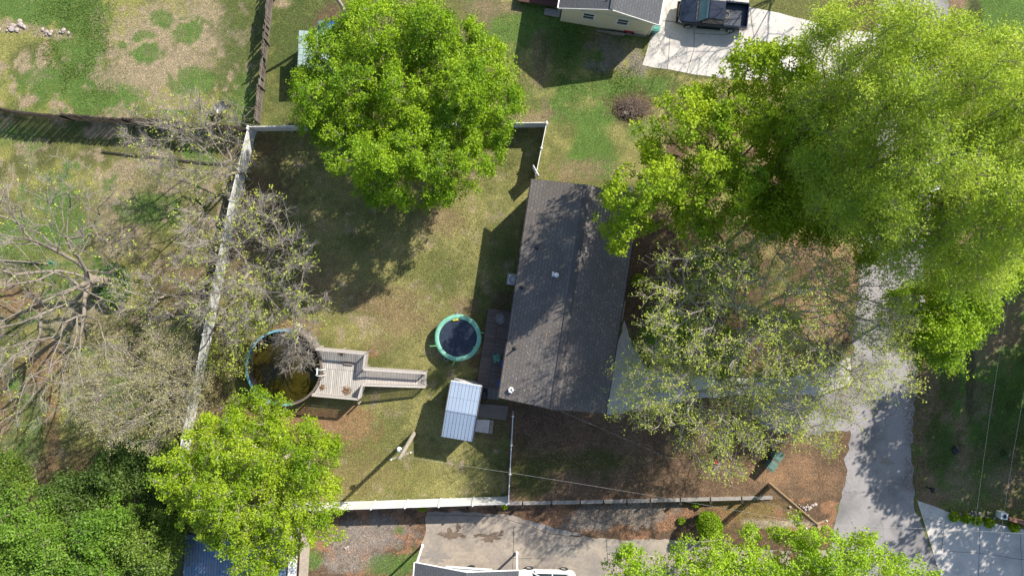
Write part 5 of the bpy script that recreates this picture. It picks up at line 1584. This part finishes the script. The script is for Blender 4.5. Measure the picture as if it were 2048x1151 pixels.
wire('overhead cable from the pale lamp pole across the lawn to the brown pole', t1, t2, .5, .006)
hp = on_roof(1107, 814); hp2 = Matrix.Rotation(house.rotation_euler.z, 3, 'Z') @ hp + house.location
wire('overhead cable from the lower gable of the brown house to the brown pole', hp2 + Vector((0, 0, .2)), t2, .4, .0055)
wire('overhead cable running right across the road from the brown pole', t2, P(2400, 1090, 8.5), .5, .006)
wire('overhead cable running from the brown pole along the bottom to the lower left', t2, P(1330, 1250, 7), .3, .007)
wire('left one of the long cables crossing the right verge and smooth driveway', P(2025, 560, 9), P(1930, 1230, 9), .3, .007)
wire('right one of the long cables crossing the right verge and smooth driveway', P(2085, 600, 9), P(1980, 1230, 9), .3, .007)

# ------------------------------------------------------------------ small things
def brush(label, px, py, r, n, seed):
    rng = np.random.default_rng(seed); g = G(px, py)
    c = rng.normal(size=(n, 3)) * [r * .5, r * .28, .05]; c[:, 2] = np.abs(c[:, 2]) + .05 + .25 * np.exp(-(c[:, 0] ** 2 + c[:, 1] ** 2) / r ** 2 * 2)
    d = rng.normal(size=(n, 3)); d[:, 2] *= .25; d /= np.linalg.norm(d, axis=1, keepdims=True)
    L = rng.uniform(.15, .5, (n, 1))
    V, Q = tube_np(c - d * L, c + d * L, np.full(n, .016), np.full(n, .01), 4)
    o = np_mesh('brush_pile', V, Q, 'brush'); o.location = g
    return tag(o, label, 'brush pile')
brush('heap of dead sticks on the grass above the brown house', 1263, 216, 1.1, 420, 1)
brush('smaller heap of dead sticks under the open-crowned green tree', 1442, 226, .8, 260, 2)
g = G(1252, 226)
tag(MB().lathe([(.001, .28), (.2, .27), (.24, .2), (.26, -.05)], n=12, jit=.08).build('tree_stump', 'plank', None, loc=g), 'cut tree stump at the edge of the larger stick heap', 'tree stump')
g = G(598, 652)
tag(MB().lathe([(.001, .5), (.2, .48), (.26, .4), (.3, -.05)], n=12, jit=.08).build('tree_stump', 'rock', None, loc=g), 'pale cut stump at the upper edge of the round pool', 'tree stump')
g = G(1427, 921)
hy = empty('fire_hydrant', g, 0, 'small red hydrant-like post under the lower budding tree', 'hydrant')
MB().lathe([(.16, 0), (.16, .06), (.11, .08), (.11, .5), (.14, .52), (.12, .62), (.001, .7)], n=14).build('body', 'red', hy, smooth=True)
for s in (-1, 1): MB().tube([(0, 0, .4), (.2 * s, 0, .4)], .06, 8).build('outlet', 'red', hy)
for i, (x, y, lb) in enumerate(((1840, 678, 'blue barrel under the vivid green tree, the upper of two'), (1843, 686, 'blue barrel under the vivid green tree, the lower of two'))):
    g = G(x, y); tag(MB().lathe([(.001, 0), (.27, .0), (.29, .3), (.28, .35), (.29, .6), (.27, .86), (.001, .86)], n=16).build('plastic_barrel', 'blue_plastic', None, loc=g), lb, 'barrel', 'blue barrels')
g = G(1911, 898)
tag(MB().lathe([(.001, .0), (.3, .02), (.34, .18), (.2, .34), (.05, .42), (.001, .5)], n=10, jit=.18).build('rubbish_bag', 'black_plastic', None, loc=g), 'black rubbish bag on the shaded verge right of the road', 'bag')
g = G(2013, 600)
tag(MB().lathe([(.001, .0), (.2, .02), (.24, .12), (.14, .24), (.001, .3)], n=8, jit=.2).build('grey_stone', 'stone', None, loc=g), 'grey stone on the grass near the upper right cable', 'stone')
g = G(1998, 1026)
wbx = empty('pump_box', g, R(-8), 'white square box with a round opening at the top of the smooth driveway', 'box')
MB().box((0, 0, .3), (.55, .5, .6)).build('casing', 'white_metal', wbx, bevel=.03)
MB().lathe([(.16, .62), (.1, .625), (.001, .6)], n=14).build('opening', 'black_plastic', wbx)
g = G(2030, 1038)
tag(MB().box((0, 0, .25), (1.6, .25, .5), R(-14)).build('brick_kerb', 'brick', None, loc=g), 'red brick kerb at the right edge above the smooth driveway', 'kerb')
rocks('pale stones edging the top of the smooth driveway', 1945, 1030, 34, .9, 8, .12)
rocks('pale rubble by the foot of the brown utility pole', 1615, 1012, 22, .6, 9, .12)
rocks('white stone on the gravel below the south fence', 694, 1094, 3, .12, 10, .12)
g = G(1853, 973)
tag(MB().tube([(0, 0, 0), (0, 0, .7)], .05, 8).box((0, 0, .78), (.2, .35, .2)).build('mailbox', 'black_plastic', None, loc=g), 'dark mailbox at the right road edge above the smooth driveway', 'mailbox')

# ------------------------------------------------------------------ ground litter and grass
def scatter(name, mat, polys, n, size, seed, up=2.5, asp=.7, zoff=.02, edge=5):
    rng = np.random.default_rng(seed)
    cs = []
    for poly, frac in polys:
        A = np.array(poly, float); lo, hi = A.min(0), A.max(0); m = int(n * frac)
        c = rng.uniform(lo, hi, (m * 3, 2)); c = c[inpoly(c[:, 0], c[:, 1], poly)][:m]
        cs.append(c)
    c = np.concatenate(cs)
    c = c + rng.normal(size=c.shape) * edge
    c = c[rng.random(len(c)) < sstep(.38, .58, fbm(c[:, 0], c[:, 1], 50, seed + 60, 3)) * .85 + .15]
    w = np.array([P(x, y, 0)[:2] for x, y in c])
    z = gz(w[:, 0], w[:, 1])
    p = np.concatenate([w, (z + zoff)[:, None]], 1)
    V, Q = leaves_np(p, size, asp, rng, up)
    o = np_mesh(name, V, Q, mat, None, rnd=rng.random(len(p)))
    return tag(o, kind='stuff')
M['grass_blade'] = leaf_mat('grass_blades', (.15, .18, .05), (.33, .31, .13), .3)
M['grass_green'] = leaf_mat('green_grass_blades', (.085, .165, .03), (.19, .27, .06), .3)
tag(scatter('leaf_litter', 'litter_brown', [([(1030, 830), (1220, 830), (1400, 800), (1690, 870), (1670, 980), (1030, 1000)], .4), ([(1290, 370), (1720, 250), (1700, 740), (1290, 740), (1262, 500)], .35), ([(860, 1014), (1540, 1004), (1400, 1070), (1060, 1040)], .1), ([(620, 1020), (850, 1020), (830, 1151), (620, 1151)], .05), ([(1815, 700), (1850, 700), (1845, 980), (1810, 980)], .12), ([(1675, 500), (1730, 500), (1715, 980), (1670, 980)], .12), ([(1290, 725), (1700, 725), (1700, 800), (1240, 820)], .05)], 24000, .09, 1), 'dry brown leaves scattered over the mulch', 'leaf litter')
tag(scatter('lawn_grass', 'grass_blade', [([(515, 265), (1088, 258), (1060, 360), (1010, 600), (960, 620), (1000, 990), (365, 1010)], .6), ([(0, 265), (505, 268), (370, 1000), (0, 1000)], .4)], 110000, .10, 2, up=.4, asp=.25, zoff=.03), 'short dry grass of the back lawns', 'grass')
tag(scatter('green_grass', 'grass_green', [([(90, 0), (190, 0), (230, 180), (60, 170), (110, 90)], .3), ([(1040, 10), (1290, 100), (1290, 200), (1040, 200)], .3), ([(1850, 760), (1890, 760), (1900, 980), (1850, 980)], .12), ([(1960, 780), (2090, 780), (2090, 1000), (1960, 980)], .2)], 40000, .12, 3, up=.4, asp=.28, zoff=.04, edge=28), 'greener grass of the neighbouring plots and the verge', 'grass')
